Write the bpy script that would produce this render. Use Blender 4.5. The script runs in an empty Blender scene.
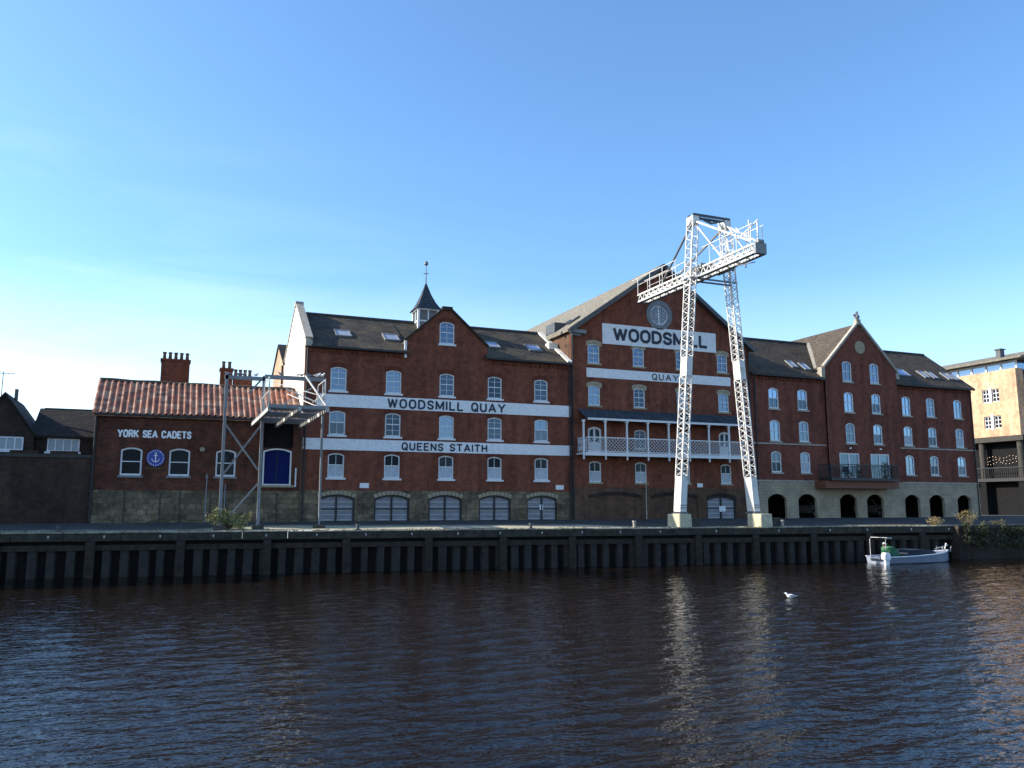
import bpy, math, random
from math import sin, cos, tan, atan, atan2, radians, pi, sqrt
from mathutils import Vector, Matrix
from mathutils.geometry import tessellate_polygon
random.seed(7)
scene = bpy.context.scene
COL = scene.collection

# ------------------------------------------------------------------ camera
F = 830.0; ZC = 3.4; PITCH = atan((506-384)/F); YAW = radians(22.43)
cd = bpy.data.cameras.new('camera'); cam = bpy.data.objects.new('camera', cd); COL.objects.link(cam)
cam.location = (0, 0, ZC); cam.rotation_euler = (pi/2+PITCH, 0, -YAW)
cd.sensor_width = 36; cd.lens = 36*F/1024; cd.clip_start = .1; cd.clip_end = 3000
scene.camera = cam
FW = Vector((sin(YAW)*cos(PITCH), cos(YAW)*cos(PITCH), sin(PITCH)))
RT = Vector((cos(YAW), -sin(YAW), 0))
UP = Vector((-sin(YAW)*sin(PITCH), -cos(YAW)*sin(PITCH), cos(PITCH)))
def ray(x, y): return FW + RT*((x-512)/F) - UP*((y-384)/F)
def at(px, py, Y):                       # survey helper: point of a measured pixel on a wall plane at distance Y
    r = ray(px, py); t = Y/r.y; return Vector((r.x*t, Y, ZC+r.z*t))
def atX(px, py, X):
    r = ray(px, py); t = X/r.x; return Vector((X, r.y*t, ZC+r.z*t))
def edgeY(x): return 44.9-.113*x          # the quay edge line
FY = 50.0                                 # facade line
ZG = 2.5                                  # ground level at the facades

# ------------------------------------------------------------------ light
SUN_EL = radians(28); SUN_AZ = radians(68)      # azimuth measured from +Y towards -X
w = bpy.data.worlds.new('World'); scene.world = w; w.use_nodes = True
nt = w.node_tree; bg = nt.nodes['Background']
sky = nt.nodes.new('ShaderNodeTexSky'); sky.sky_type = 'NISHITA'; sky.sun_disc = False
sky.sun_elevation = SUN_EL; sky.sun_rotation = -SUN_AZ
sky.altitude = 0; sky.air_density = 1.0; sky.dust_density = 1.0; sky.ozone_density = 2.2
wb = nt.nodes.new('ShaderNodeMix'); wb.data_type = 'RGBA'; wb.blend_type = 'MULTIPLY'; wb.inputs[0].default_value = 1
wb.inputs[7].default_value = (.72, .98, 1.17, 1)          # camera white balance of the clear sky
nt.links.new(sky.outputs[0], wb.inputs[6])
# thin high cirrus and haze low in the sky on the sun's side
tc = nt.nodes.new('ShaderNodeTexCoord'); mp = nt.nodes.new('ShaderNodeMapping'); nt.links.new(tc.outputs['Generated'], mp.inputs[0])
mp.inputs['Scale'].default_value = (1.2, 1.2, 6.5); mp.inputs['Rotation'].default_value = (.12, .1, 0)
nz = nt.nodes.new('ShaderNodeTexNoise'); nz.inputs['Scale'].default_value = 2.3; nz.inputs['Detail'].default_value = 7; nz.inputs['Roughness'].default_value = .58; nz.inputs['Distortion'].default_value = .6
nt.links.new(mp.outputs[0], nz.inputs['Vector'])
r1 = nt.nodes.new('ShaderNodeMapRange'); nt.links.new(nz.outputs['Fac'], r1.inputs[0]); r1.inputs[1].default_value = .42; r1.inputs[2].default_value = .72
sp = nt.nodes.new('ShaderNodeSeparateXYZ'); nt.links.new(tc.outputs['Generated'], sp.inputs[0])
r2 = nt.nodes.new('ShaderNodeMapRange'); nt.links.new(sp.outputs[2], r2.inputs[0]); r2.inputs[1].default_value = .42; r2.inputs[2].default_value = .05
r3 = nt.nodes.new('ShaderNodeMapRange'); nt.links.new(sp.outputs[0], r3.inputs[0]); r3.inputs[1].default_value = .45; r3.inputs[2].default_value = -.35
r4 = nt.nodes.new('ShaderNodeMapRange'); nt.links.new(sp.outputs[2], r4.inputs[0]); r4.inputs[1].default_value = .26; r4.inputs[2].default_value = .02; r4.inputs[4].default_value = .8
def mul(a, b):
    m_ = nt.nodes.new('ShaderNodeMath'); m_.operation = 'MULTIPLY'
    for i, v in enumerate((a, b)):
        if isinstance(v, float): m_.inputs[i].default_value = v
        else: nt.links.new(v, m_.inputs[i])
    return m_.outputs[0]
cf = mul(mul(mul(r1.outputs[0], r2.outputs[0]), r3.outputs[0]), .5)
r5 = nt.nodes.new('ShaderNodeMapRange'); nt.links.new(sp.outputs[0], r5.inputs[0]); r5.inputs[1].default_value = .8; r5.inputs[2].default_value = -.35; r5.inputs[3].default_value = .45
hz_ = mul(r4.outputs[0], r5.outputs[0])
ad_ = nt.nodes.new('ShaderNodeMath'); ad_.operation = 'ADD'; ad_.use_clamp = True; nt.links.new(cf, ad_.inputs[0]); nt.links.new(hz_, ad_.inputs[1])
cm = nt.nodes.new('ShaderNodeMix'); cm.data_type = 'RGBA'; nt.links.new(ad_.outputs[0], cm.inputs[0]); nt.links.new(wb.outputs[2], cm.inputs[6])
cm.inputs[7].default_value = (6.0, 6.8, 7.2, 1)
nt.links.new(cm.outputs[2], bg.inputs[0]); bg.inputs[1].default_value = .15
sd = bpy.data.lights.new('sun', 'SUN'); sd.energy = 5; sd.angle = radians(.5); sd.color = (1, .9, .76)
so = bpy.data.objects.new('sun', sd); COL.objects.link(so)
SV = Vector((-cos(SUN_EL)*sin(SUN_AZ), cos(SUN_EL)*cos(SUN_AZ), sin(SUN_EL)))
so.rotation_euler = SV.to_track_quat('Z', 'Y').to_euler(); so.location = (-40, 60, 60)
scene.view_settings.view_transform = 'Standard'; scene.view_settings.look = 'None'
scene.view_settings.exposure = .78; scene.view_settings.gamma = 1
scene.render.engine = 'CYCLES'

# ------------------------------------------------------------------ materials
class NM:
    def __init__(s, name):
        s.m = bpy.data.materials.new(name); s.m.use_nodes = True
        s.t = s.m.node_tree; s.b = s.t.nodes['Principled BSDF']
        s.out = s.t.nodes['Material Output']
    def n(s, ty, **kw):
        o = s.t.nodes.new(ty)
        for k, v in kw.items():
            if k.startswith('_'): setattr(o, k[1:], v)
            else: o.inputs[k.replace('_', ' ')].default_value = v
        return o
    def l(s, a, b): s.t.links.new(a, b)
    def coord(s): return s.n('ShaderNodeTexCoord').outputs['Object']
    def noise(s, scale, detail=4, rough=.55, vec=None):
        o = s.n('ShaderNodeTexNoise', Scale=scale, Detail=detail, Roughness=rough)
        s.l(vec or s.coord(), o.inputs['Vector']); return o.outputs['Fac']
    def ramp(s, fac, stops):
        o = s.n('ShaderNodeValToRGB'); e = o.color_ramp.elements
        e[0].position, e[0].color = stops[0][0], (*stops[0][1], 1)
        e[1].position, e[1].color = stops[-1][0], (*stops[-1][1], 1)
        for p, c in stops[1:-1]:
            k = e.new(p); k.color = (*c, 1)
        s.l(fac, o.inputs[0]); return o.outputs[0]
    def mix(s, a, b, fac, mode='MIX'):
        o = s.n('ShaderNodeMix'); o.data_type = 'RGBA'; o.blend_type = mode
        for i, v in ((0, fac), (6, a), (7, b)):
            if hasattr(v, 'is_output') or isinstance(v, bpy.types.NodeSocket): s.l(v, o.inputs[i])
            else: o.inputs[i].default_value = v if i == 0 else (*v, 1)
        return o.outputs[2]
    def bump(s, h, strength, dist):
        o = s.n('ShaderNodeBump', Strength=strength, Distance=dist)
        s.l(h, o.inputs['Height']); s.l(o.outputs[0], s.b.inputs['Normal'])
    def col(s, c):
        if isinstance(c, bpy.types.NodeSocket): s.l(c, s.b.inputs['Base Color'])
        else: s.b.inputs['Base Color'].default_value = (*c, 1)
    def rough(s, r): s.b.inputs['Roughness'].default_value = r
    def uv_wall(s):
        sp = s.n('ShaderNodeSeparateXYZ'); s.l(s.coord(), sp.inputs[0])
        ad = s.n('ShaderNodeMath', _operation='ADD'); s.l(sp.outputs[0], ad.inputs[0]); s.l(sp.outputs[1], ad.inputs[1])
        cb = s.n('ShaderNodeCombineXYZ'); s.l(ad.outputs[0], cb.inputs[0]); s.l(sp.outputs[2], cb.inputs[1])
        return cb.outputs[0]
    def uv_roof(s, axis):
        sp = s.n('ShaderNodeSeparateXYZ'); s.l(s.coord(), sp.inputs[0])
        cb = s.n('ShaderNodeCombineXYZ'); s.l(sp.outputs[0 if axis == 'x' else 1], cb.inputs[0]); s.l(sp.outputs[2], cb.inputs[1])
        return cb.outputs[0]

def brick_mat(name, c1, c2, mortar, bw=.225, rh=.075, ms=.012, dirty=.35, streak=None, seed=0., bias=0., tone=.6):
    a = NM(name); v = a.uv_wall()
    b = a.n('ShaderNodeTexBrick', Scale=1., Mortar_Size=ms, Brick_Width=bw, Row_Height=rh, Bias=bias)
    b.inputs['Color1'].default_value = (*c1, 1); b.inputs['Color2'].default_value = (*c2, 1); b.inputs['Mortar'].default_value = (*mortar, 1)
    a.l(v, b.inputs['Vector'])
    c = b.outputs['Color']
    mp = a.n('ShaderNodeMapping'); mp.inputs['Location'].default_value = (seed, seed, seed); a.l(a.coord(), mp.inputs[0])
    n1 = a.noise(.45, 6, .65, mp.outputs[0]); n2 = a.noise(2.6, 5, .6, mp.outputs[0])
    mp2 = a.n('ShaderNodeMapping'); mp2.inputs['Scale'].default_value = (1.6, 1.6, .18); a.l(a.coord(), mp2.inputs[0])
    n3 = a.noise(1., 5, .6, mp2.outputs[0])
    c = a.mix(c, a.ramp(n1, [(.3, (1-dirty,)*3), (.68, (1.25*tone, 1.2*tone, 1.15*tone))]), 1., 'MULTIPLY')
    c = a.mix(c, a.ramp(n2, [(.3, (.72, .72, .74)), (.7, (1.25, 1.22, 1.2))]), 1., 'MULTIPLY')
    c = a.mix(c, a.ramp(n3, [(.35, (.7, .7, .7)), (.6, (1.1, 1.1, 1.1))]), .8, 'MULTIPLY')
    a.b.inputs['Specular IOR Level'].default_value = .12
    a.col(c); a.rough(.9); a.bump(b.outputs['Fac'], -.5, .01)
    return a.m
def stone_mat(name, c1, c2, mortar, bw=.55, rh=.26, dirty=.5, fine=.35, jit=.28):
    a = NM(name); v = a.uv_wall()
    # jitter the block edges a little
    nz = a.n('ShaderNodeTexNoise', Scale=1.1, Detail=4.); a.l(a.coord(), nz.inputs['Vector'])
    sc = a.n('ShaderNodeVectorMath', _operation='SCALE'); a.l(nz.outputs['Color'], sc.inputs[0]); sc.inputs['Scale'].default_value = jit
    ad = a.n('ShaderNodeVectorMath', _operation='ADD'); a.l(v, ad.inputs[0]); a.l(sc.outputs[0], ad.inputs[1])
    b = a.n('ShaderNodeTexBrick', Scale=1., Mortar_Size=.018, Brick_Width=bw, Row_Height=rh)
    b.inputs['Color1'].default_value = (*c1, 1); b.inputs['Color2'].default_value = (*c2, 1); b.inputs['Mortar'].default_value = (*mortar, 1)
    a.l(ad.outputs[0], b.inputs['Vector'])
    n1 = a.noise(.9, 6, .7); n2 = a.noise(5, 5, .7)
    c = a.mix(b.outputs['Color'], a.ramp(n1, [(.32, (1-dirty,)*3), (.66, (1.3, 1.28, 1.22))]), 1., 'MULTIPLY')
    c = a.mix(c, a.ramp(n2, [(.3, (1-fine,)*3), (.7, (1+fine*.7,)*3)]), 1., 'MULTIPLY')
    a.b.inputs['Specular IOR Level'].default_value = .12
    a.col(c); a.rough(.92); a.bump(n2, .5, .015)
    return a.m
def slate_mat(name, c, axis='x', moss=(.09, .085, .05), amt=.5):
    a = NM(name); v = a.uv_roof(axis)
    b = a.n('ShaderNodeTexBrick', Scale=1., Mortar_Size=.014, Brick_Width=.3, Row_Height=.14)
    b.inputs['Color1'].default_value = (c[0]*1.25, c[1]*1.25, c[2]*1.25, 1); b.inputs['Color2'].default_value = (c[0]*.75, c[1]*.75, c[2]*.75, 1)
    b.inputs['Mortar'].default_value = (c[0]*.3, c[1]*.3, c[2]*.3, 1); a.l(v, b.inputs['Vector'])
    n1 = a.noise(.8, 7, .7); n2 = a.noise(6, 5, .6)
    c2 = a.mix(b.outputs['Color'], moss, a.ramp(n1, [(.42, (0, 0, 0)), (.66, (amt,)*3)]))
    c2 = a.mix(c2, a.ramp(n2, [(.3, (.65, .65, .65)), (.7, (1.3, 1.3, 1.3))]), 1., 'MULTIPLY')
    a.b.inputs['Specular IOR Level'].default_value = .15
    a.col(c2); a.rough(.8); a.bump(b.outputs['Fac'], -.6, .02)
    return a.m
def plain(name, c, rough=.6, var=.2, scale=3., metal=0., bumpd=0.):
    a = NM(name); n = a.noise(scale, 6, .65)
    lo = tuple(x*(1-var) for x in c); hi = tuple(min(1, x*(1+var)) for x in c)
    a.col(a.ramp(n, [(.3, lo), (.7, hi)])); a.rough(rough); a.b.inputs['Metallic'].default_value = metal
    if rough >= .8: a.b.inputs['Specular IOR Level'].default_value = .15
    if bumpd: a.bump(a.noise(scale*6, 4, .6), .5, bumpd)
    return a.m
def weathered(name, c, rust=(.16, .09, .05), amt=.5, rough=.5, zscale=.35):
    a = NM(name)
    mp = a.n('ShaderNodeMapping'); mp.inputs['Scale'].default_value = (2, 2, 2*zscale); a.l(a.coord(), mp.inputs[0])
    n = a.noise(1.6, 7, .72, mp.outputs[0]); n2 = a.noise(9, 4, .6)
    col = a.mix(c, rust, a.ramp(n, [(.52, (0, 0, 0)), (.74, (amt,)*3)]))
    col = a.mix(col, a.ramp(n2, [(.3, (.82, .82, .82)), (.7, (1.08, 1.08, 1.08))]), 1., 'MULTIPLY')
    a.col(col); a.rough(rough); return a.m
def glass_mat(name, c=(.03, .04, .06), refl=.32, vscale=.9):
    a = NM(name); a.b.inputs['Specular IOR Level'].default_value = .1
    g = a.n('ShaderNodeBsdfGlossy', Roughness=.06); g.inputs['Color'].default_value = (.46, .68, 1., 1)
    n = a.noise(vscale, 2, .5); bm = a.n('ShaderNodeBump', Strength=.25, Distance=.03); a.l(n, bm.inputs['Height']); a.l(bm.outputs[0], g.inputs['Normal'])
    a.b.inputs['Base Color'].default_value = (*c, 1); a.rough(.5)
    oi = a.n('ShaderNodeObjectInfo'); mr = a.n('ShaderNodeMapRange'); a.l(oi.outputs['Random'], mr.inputs[0])
    mr.inputs[3].default_value = refl*.3; mr.inputs[4].default_value = refl*1.7
    mx = a.n('ShaderNodeMixShader'); a.l(mr.outputs[0], mx.inputs[0]); a.l(a.b.outputs[0], mx.inputs[1]); a.l(g.outputs[0], mx.inputs[2])
    a.l(mx.outputs[0], a.out.inputs[0]); return a.m
M = {}
M['brick_red'] = brick_mat('red_brick', (.34, .090, .048), (.23, .064, .038), (.17, .11, .085))
M['brick_mill'] = brick_mat('mill_brick', (.35, .094, .05), (.24, .066, .038), (.16, .11, .085), seed=9)
M['brick_old'] = brick_mat('old_brown_brick', (.22, .11, .065), (.14, .072, .048), (.16, .13, .10), seed=4, dirty=.5)
M['brick_cadet'] = brick_mat('sooty_red_brick', (.27, .075, .042), (.12, .05, .036), (.13, .09, .07), seed=14, dirty=.6)
M['brick_modern'] = brick_mat('plum_brick', (.26, .075, .048), (.21, .06, .042), (.16, .09, .07), seed=21, dirty=.18)
M['brick_buff'] = brick_mat('buff_orange_brick', (.60, .37, .22), (.52, .31, .18), (.5, .38, .27), tone=1., seed=31, dirty=.15)
M['brick_dark'] = brick_mat('dark_wall_brick', (.06, .043, .034), (.04, .03, .026), (.09, .08, .07), seed=3, dirty=.5)
M['brick_wall'] = brick_mat('boundary_brick', (.105, .06, .042), (.055, .038, .03), (.085, .07, .06), seed=8, dirty=.6)
M['peach'] = brick_mat('peach_brick', (.62, .40, .26), (.52, .32, .2), (.5, .4, .3), seed=5, dirty=.2)
M['stone'] = stone_mat('rubble_stone', (.23, .175, .115), (.12, .095, .068), (.11, .09, .065), .55, .3, .6, .35, .34)
M['cream_stone'] = stone_mat('cream_block_stone', (.32, .265, .195), (.295, .245, .18), (.25, .205, .155), .45, .22, .2, .1, .05)
M['brick_head'] = brick_mat('rubbed_brick_head', (.24, .055, .03), (.2, .05, .03), (.12, .07, .05), .075, .3, .012, .3)
M['lintel'] = plain('sandstone', (.32, .27, .19), .9, .25, 5)
M['quay_stone'] = plain('quay_edge_stone', (.045, .042, .034), .9, .5, 2.5, 0, .02)
M['quay_slab'] = plain('sunlit_edge_slab', (.30, .27, .21), .9, .5, 2.5, 0, .01)  # pale tone paints the sunlit top of the dark coping
M['white_render'] = weathered('cream_render', (.80, .76, .66), (.5, .42, .3), .3, .8)
M['white_band'] = weathered('white_painted_band', (.74, .75, .76), (.42, .40, .38), .35, .7, 1.)
M['letter'] = plain('blue_black_paint', (.012, .016, .035), .6, .2, 8)
M['letter_white'] = plain('white_letter_paint', (.8, .8, .8), .5, .1, 8)
M['white_paint'] = plain('white_window_paint', (.64, .65, .66), .5, .08, 4)
M['steel_white'] = weathered('white_painted_steel', (.66, .645, .61), (.2, .14, .1), .85, .6)
M['steel_grey'] = weathered('galvanised_steel', (.20, .21, .22), (.12, .08, .06), .7, .6)
M['deck_steel'] = plain('grey_deck_plate', (.2, .205, .21), .6, .3, 4)
M['steel_grey_pale'] = weathered('pale_rusty_steel', (.52, .5, .46), (.2, .13, .08), .8, .6)
M['eye_grey'] = plain('galvanised_eye', (.38, .38, .36), .7, .2, 9)
M['dark_steel'] = plain('dark_steel', (.05, .055, .06), .5, .3, 6)
M['concrete'] = plain('pad_concrete', (.48, .43, .30), .9, .3, 6, 0, .01)
M['slate'] = slate_mat('grey_slate', (.06, .052, .044), 'x', (.12, .095, .06), .7)
M['slate_mill'] = slate_mat('mill_slate', (.24, .215, .175), 'y', (.16, .14, .09), .5)
M['slate_mod'] = slate_mat('brown_slate', (.07, .056, .044), 'x', (.13, .095, .06), .5)
M['slate_mod_y'] = slate_mat('brown_slate_side', (.09, .073, .058), 'y', (.13, .1, .07), .4)
M['slate_blue'] = slate_mat('blue_slate', (.055, .065, .08), 'x', (.06, .06, .06), .2)
M['slate_dark'] = slate_mat('dark_tile', (.03, .027, .025), 'x', (.05, .045, .03), .3)  # near-black mottled tile colour
M['lead'] = plain('lead_grey', (.16, .17, .18), .6, .2, 4)
M['coping'] = plain('coping_stone', (.34, .31, .26), .9, .3, 4)
M['coping_dark'] = plain('dark_coping', (.06, .056, .05), .9, .3, 4)
M['glass'] = glass_mat('window_glass', (.012, .018, .03), .13)
M['glass_dark'] = glass_mat('dark_window_glass', (.004, .004, .005), .015)
M['glass_mod'] = glass_mat('pale_window_glass', (.05, .05, .055), .25)
M['glass_interior'] = glass_mat('dim_room_glass', (.02, .02, .02), .07)
M['curtain'] = plain('net_curtain', (.42, .47, .52), .9, .18, 6)
M['garage'] = plain('grey_door_boards', (.21, .21, .23), .7, .2, 3)
M['garage_pale'] = plain('pale_door_battens', (.40, .41, .43), .7, .2, 4)
M['black'] = plain('black_paint', (.012, .012, .014), .6, .2, 4)
M['void'] = plain('shade_black', (.01, .01, .011), .9, .3, 3)  # near-black shade tone painted on openings and unlit storeys
M['blue_door'] = plain('blue_door_paint', (.005, .012, .085), .85, .2, 2)
M['badge_blue'] = plain('badge_blue', (.02, .05, .3), .5, .1, 4)
M['terracotta'] = plain('chimney_pot_clay', (.09, .065, .05), .9, .3, 6)
M['timber'] = plain('wet_timber', (.035, .029, .023), .85, .45, 3, 0, .01)
M['pile'] = plain('sheet_pile', (.038, .033, .029), .8, .35, 3, 0, .01)
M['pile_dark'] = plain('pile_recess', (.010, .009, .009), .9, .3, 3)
M['iron_rail'] = plain('black_iron', (.02, .02, .025), .5, .2, 5)
M['soffit'] = plain('red_brown_beam', (.16, .055, .03), .7, .2, 4)
M['boat'] = plain('boat_gelcoat', (.22, .25, .32), .35, .12, 3)
M['boat_blue'] = plain('boat_cover_canvas', (.025, .035, .05), .85, .2, 3)
M['green_canvas'] = plain('green_canvas', (.045, .14, .075), .8, .3, 5)
M['gull_white'] = plain('white_plumage', (.8, .8, .78), .8, .08, 20)
M['pigeon'] = plain('grey_plumage', (.25, .26, .3), .8, .4, 20)
M['beak'] = plain('yellow_beak', (.6, .35, .05), .6, .1, 10)
M['car_silver'] = plain('silver_car_paint', (.5, .52, .55), .3, .05, 2, .3)
M['tyre'] = plain('tyre_rubber', (.015, .015, .015), .8, .2, 6)
M['plaque'] = plain('brown_board', (.07, .055, .03), .8, .3, 6)
def leaf_mat(name, c1, c2):
    a = NM(name); a.col(a.ramp(a.noise(3.5, 4, .6), [(.3, c1), (.7, c2)])); a.rough(.7)
    a.b.inputs['Subsurface Weight'].default_value = 0
    return a.m
M['leaf'] = leaf_mat('bush_leaf', (.14, .15, .05), (.30, .28, .12))
M['ivy'] = leaf_mat('ivy_leaf', (.022, .03, .01), (.07, .075, .03))
M['straw'] = leaf_mat('dry_grass', (.20, .15, .05), (.35, .26, .12))
M['moss'] = leaf_mat('quay_moss', (.05, .05, .018), (.14, .12, .05))
def pantile():
    a = NM('clay_pantile')
    sp = a.n('ShaderNodeSeparateXYZ'); a.l(a.coord(), sp.inputs[0])
    dx = a.n('ShaderNodeMath', _operation='DIVIDE'); a.l(sp.outputs[0], dx.inputs[0]); dx.inputs[1].default_value = .325
    fx = a.n('ShaderNodeMath', _operation='FLOOR'); a.l(dx.outputs[0], fx.inputs[0])
    dz = a.n('ShaderNodeMath', _operation='DIVIDE'); a.l(sp.outputs[2], dz.inputs[0]); dz.inputs[1].default_value = .175
    fz = a.n('ShaderNodeMath', _operation='FLOOR'); a.l(dz.outputs[0], fz.inputs[0])
    cb = a.n('ShaderNodeCombineXYZ'); a.l(fx.outputs[0], cb.inputs[0]); a.l(fz.outputs[0], cb.inputs[1])
    wn = a.n('ShaderNodeTexWhiteNoise'); a.l(cb.outputs[0], wn.inputs['Vector'])
    c = a.ramp(wn.outputs['Value'], [(0, (.22, .09, .06)), (.3, (.32, .13, .08)), (.6, (.40, .17, .105)), (.88, (.46, .29, .2)), (1, (.15, .075, .055))])
    n = a.noise(1.2, 6, .7); c = a.mix(c, (.14, .11, .10), a.ramp(n, [(.5, (0, 0, 0)), (.75, (.45, .45, .45))]))
    a.col(c); a.rough(.85); return a.m
M['pantile'] = pantile()
def water():
    a = NM('river_water'); c = a.coord()
    def layer(sx, sy, scale, det, rgh, rot=0.):
        mp = a.n('ShaderNodeMapping'); mp.inputs['Scale'].default_value = (sx, sy, 1); mp.inputs['Rotation'].default_value = (0, 0, rot)
        a.l(c, mp.inputs[0]); return a.noise(scale, det, rgh, mp.outputs[0])
    n1 = layer(.75, 1.3, 5.2, 2, .5, .12); n2 = layer(.8, 1.3, 12, 2, .5, -.15); n3 = layer(.6, 1, .35, 3, .5, .1)
    ml = a.n('ShaderNodeMath', _operation='MULTIPLY'); a.l(n2, ml.inputs[0]); ml.inputs[1].default_value = .26
    ad = a.n('ShaderNodeMath', _operation='ADD'); a.l(n1, ad.inputs[0]); a.l(ml.outputs[0], ad.inputs[1])
    m2 = a.n('ShaderNodeMath', _operation='MULTIPLY_ADD'); a.l(n3, m2.inputs[0]); m2.inputs[1].default_value = .6; a.l(ad.outputs[0], m2.inputs[2])
    a.col((.008, .005, .003)); a.rough(.04); a.b.inputs['IOR'].default_value = 1.27
    a.bump(m2.outputs[0], 1., .026)
    return a.m
M['water'] = water()
def quay_ground():
    a = NM('quay_ground'); n1 = a.noise(.5, 6, .7); n2 = a.noise(9, 5, .65)
    c0 = a.ramp(n1, [(.3, (.05, .05, .05)), (.7, (.09, .088, .082))])
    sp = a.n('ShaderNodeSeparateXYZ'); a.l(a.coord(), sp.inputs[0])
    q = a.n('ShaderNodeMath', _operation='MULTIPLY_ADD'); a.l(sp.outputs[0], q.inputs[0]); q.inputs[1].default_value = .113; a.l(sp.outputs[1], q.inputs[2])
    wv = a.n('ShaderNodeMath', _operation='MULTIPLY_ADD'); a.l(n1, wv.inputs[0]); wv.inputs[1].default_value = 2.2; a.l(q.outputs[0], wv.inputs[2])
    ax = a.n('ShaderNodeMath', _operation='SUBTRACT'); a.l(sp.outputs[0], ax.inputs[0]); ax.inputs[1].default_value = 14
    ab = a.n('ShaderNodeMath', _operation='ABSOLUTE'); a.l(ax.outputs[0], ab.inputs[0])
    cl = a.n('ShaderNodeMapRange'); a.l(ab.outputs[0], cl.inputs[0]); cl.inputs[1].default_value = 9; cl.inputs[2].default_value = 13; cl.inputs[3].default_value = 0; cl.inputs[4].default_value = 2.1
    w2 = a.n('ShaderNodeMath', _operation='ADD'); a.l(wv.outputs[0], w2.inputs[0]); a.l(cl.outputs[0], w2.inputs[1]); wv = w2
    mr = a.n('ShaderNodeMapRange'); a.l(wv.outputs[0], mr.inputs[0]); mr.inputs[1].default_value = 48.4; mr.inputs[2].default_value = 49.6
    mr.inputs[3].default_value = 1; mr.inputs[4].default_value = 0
    c = a.mix(c0, (.42, .38, .28), mr.outputs[0])          # pale gravel tone painting in the sunlit strip behind the coping
    c = a.mix(c, a.ramp(n2, [(.3, (.6, .6, .6)), (.7, (1.35, 1.35, 1.35))]), 1., 'MULTIPLY')
    a.b.inputs['Specular IOR Level'].default_value = .1; a.col(c); a.rough(.95); a.bump(n2, .5, .02); return a.m
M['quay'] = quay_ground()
M['land'] = plain('far_ground', (.12, .11, .09), .95, .3, .4)

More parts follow.
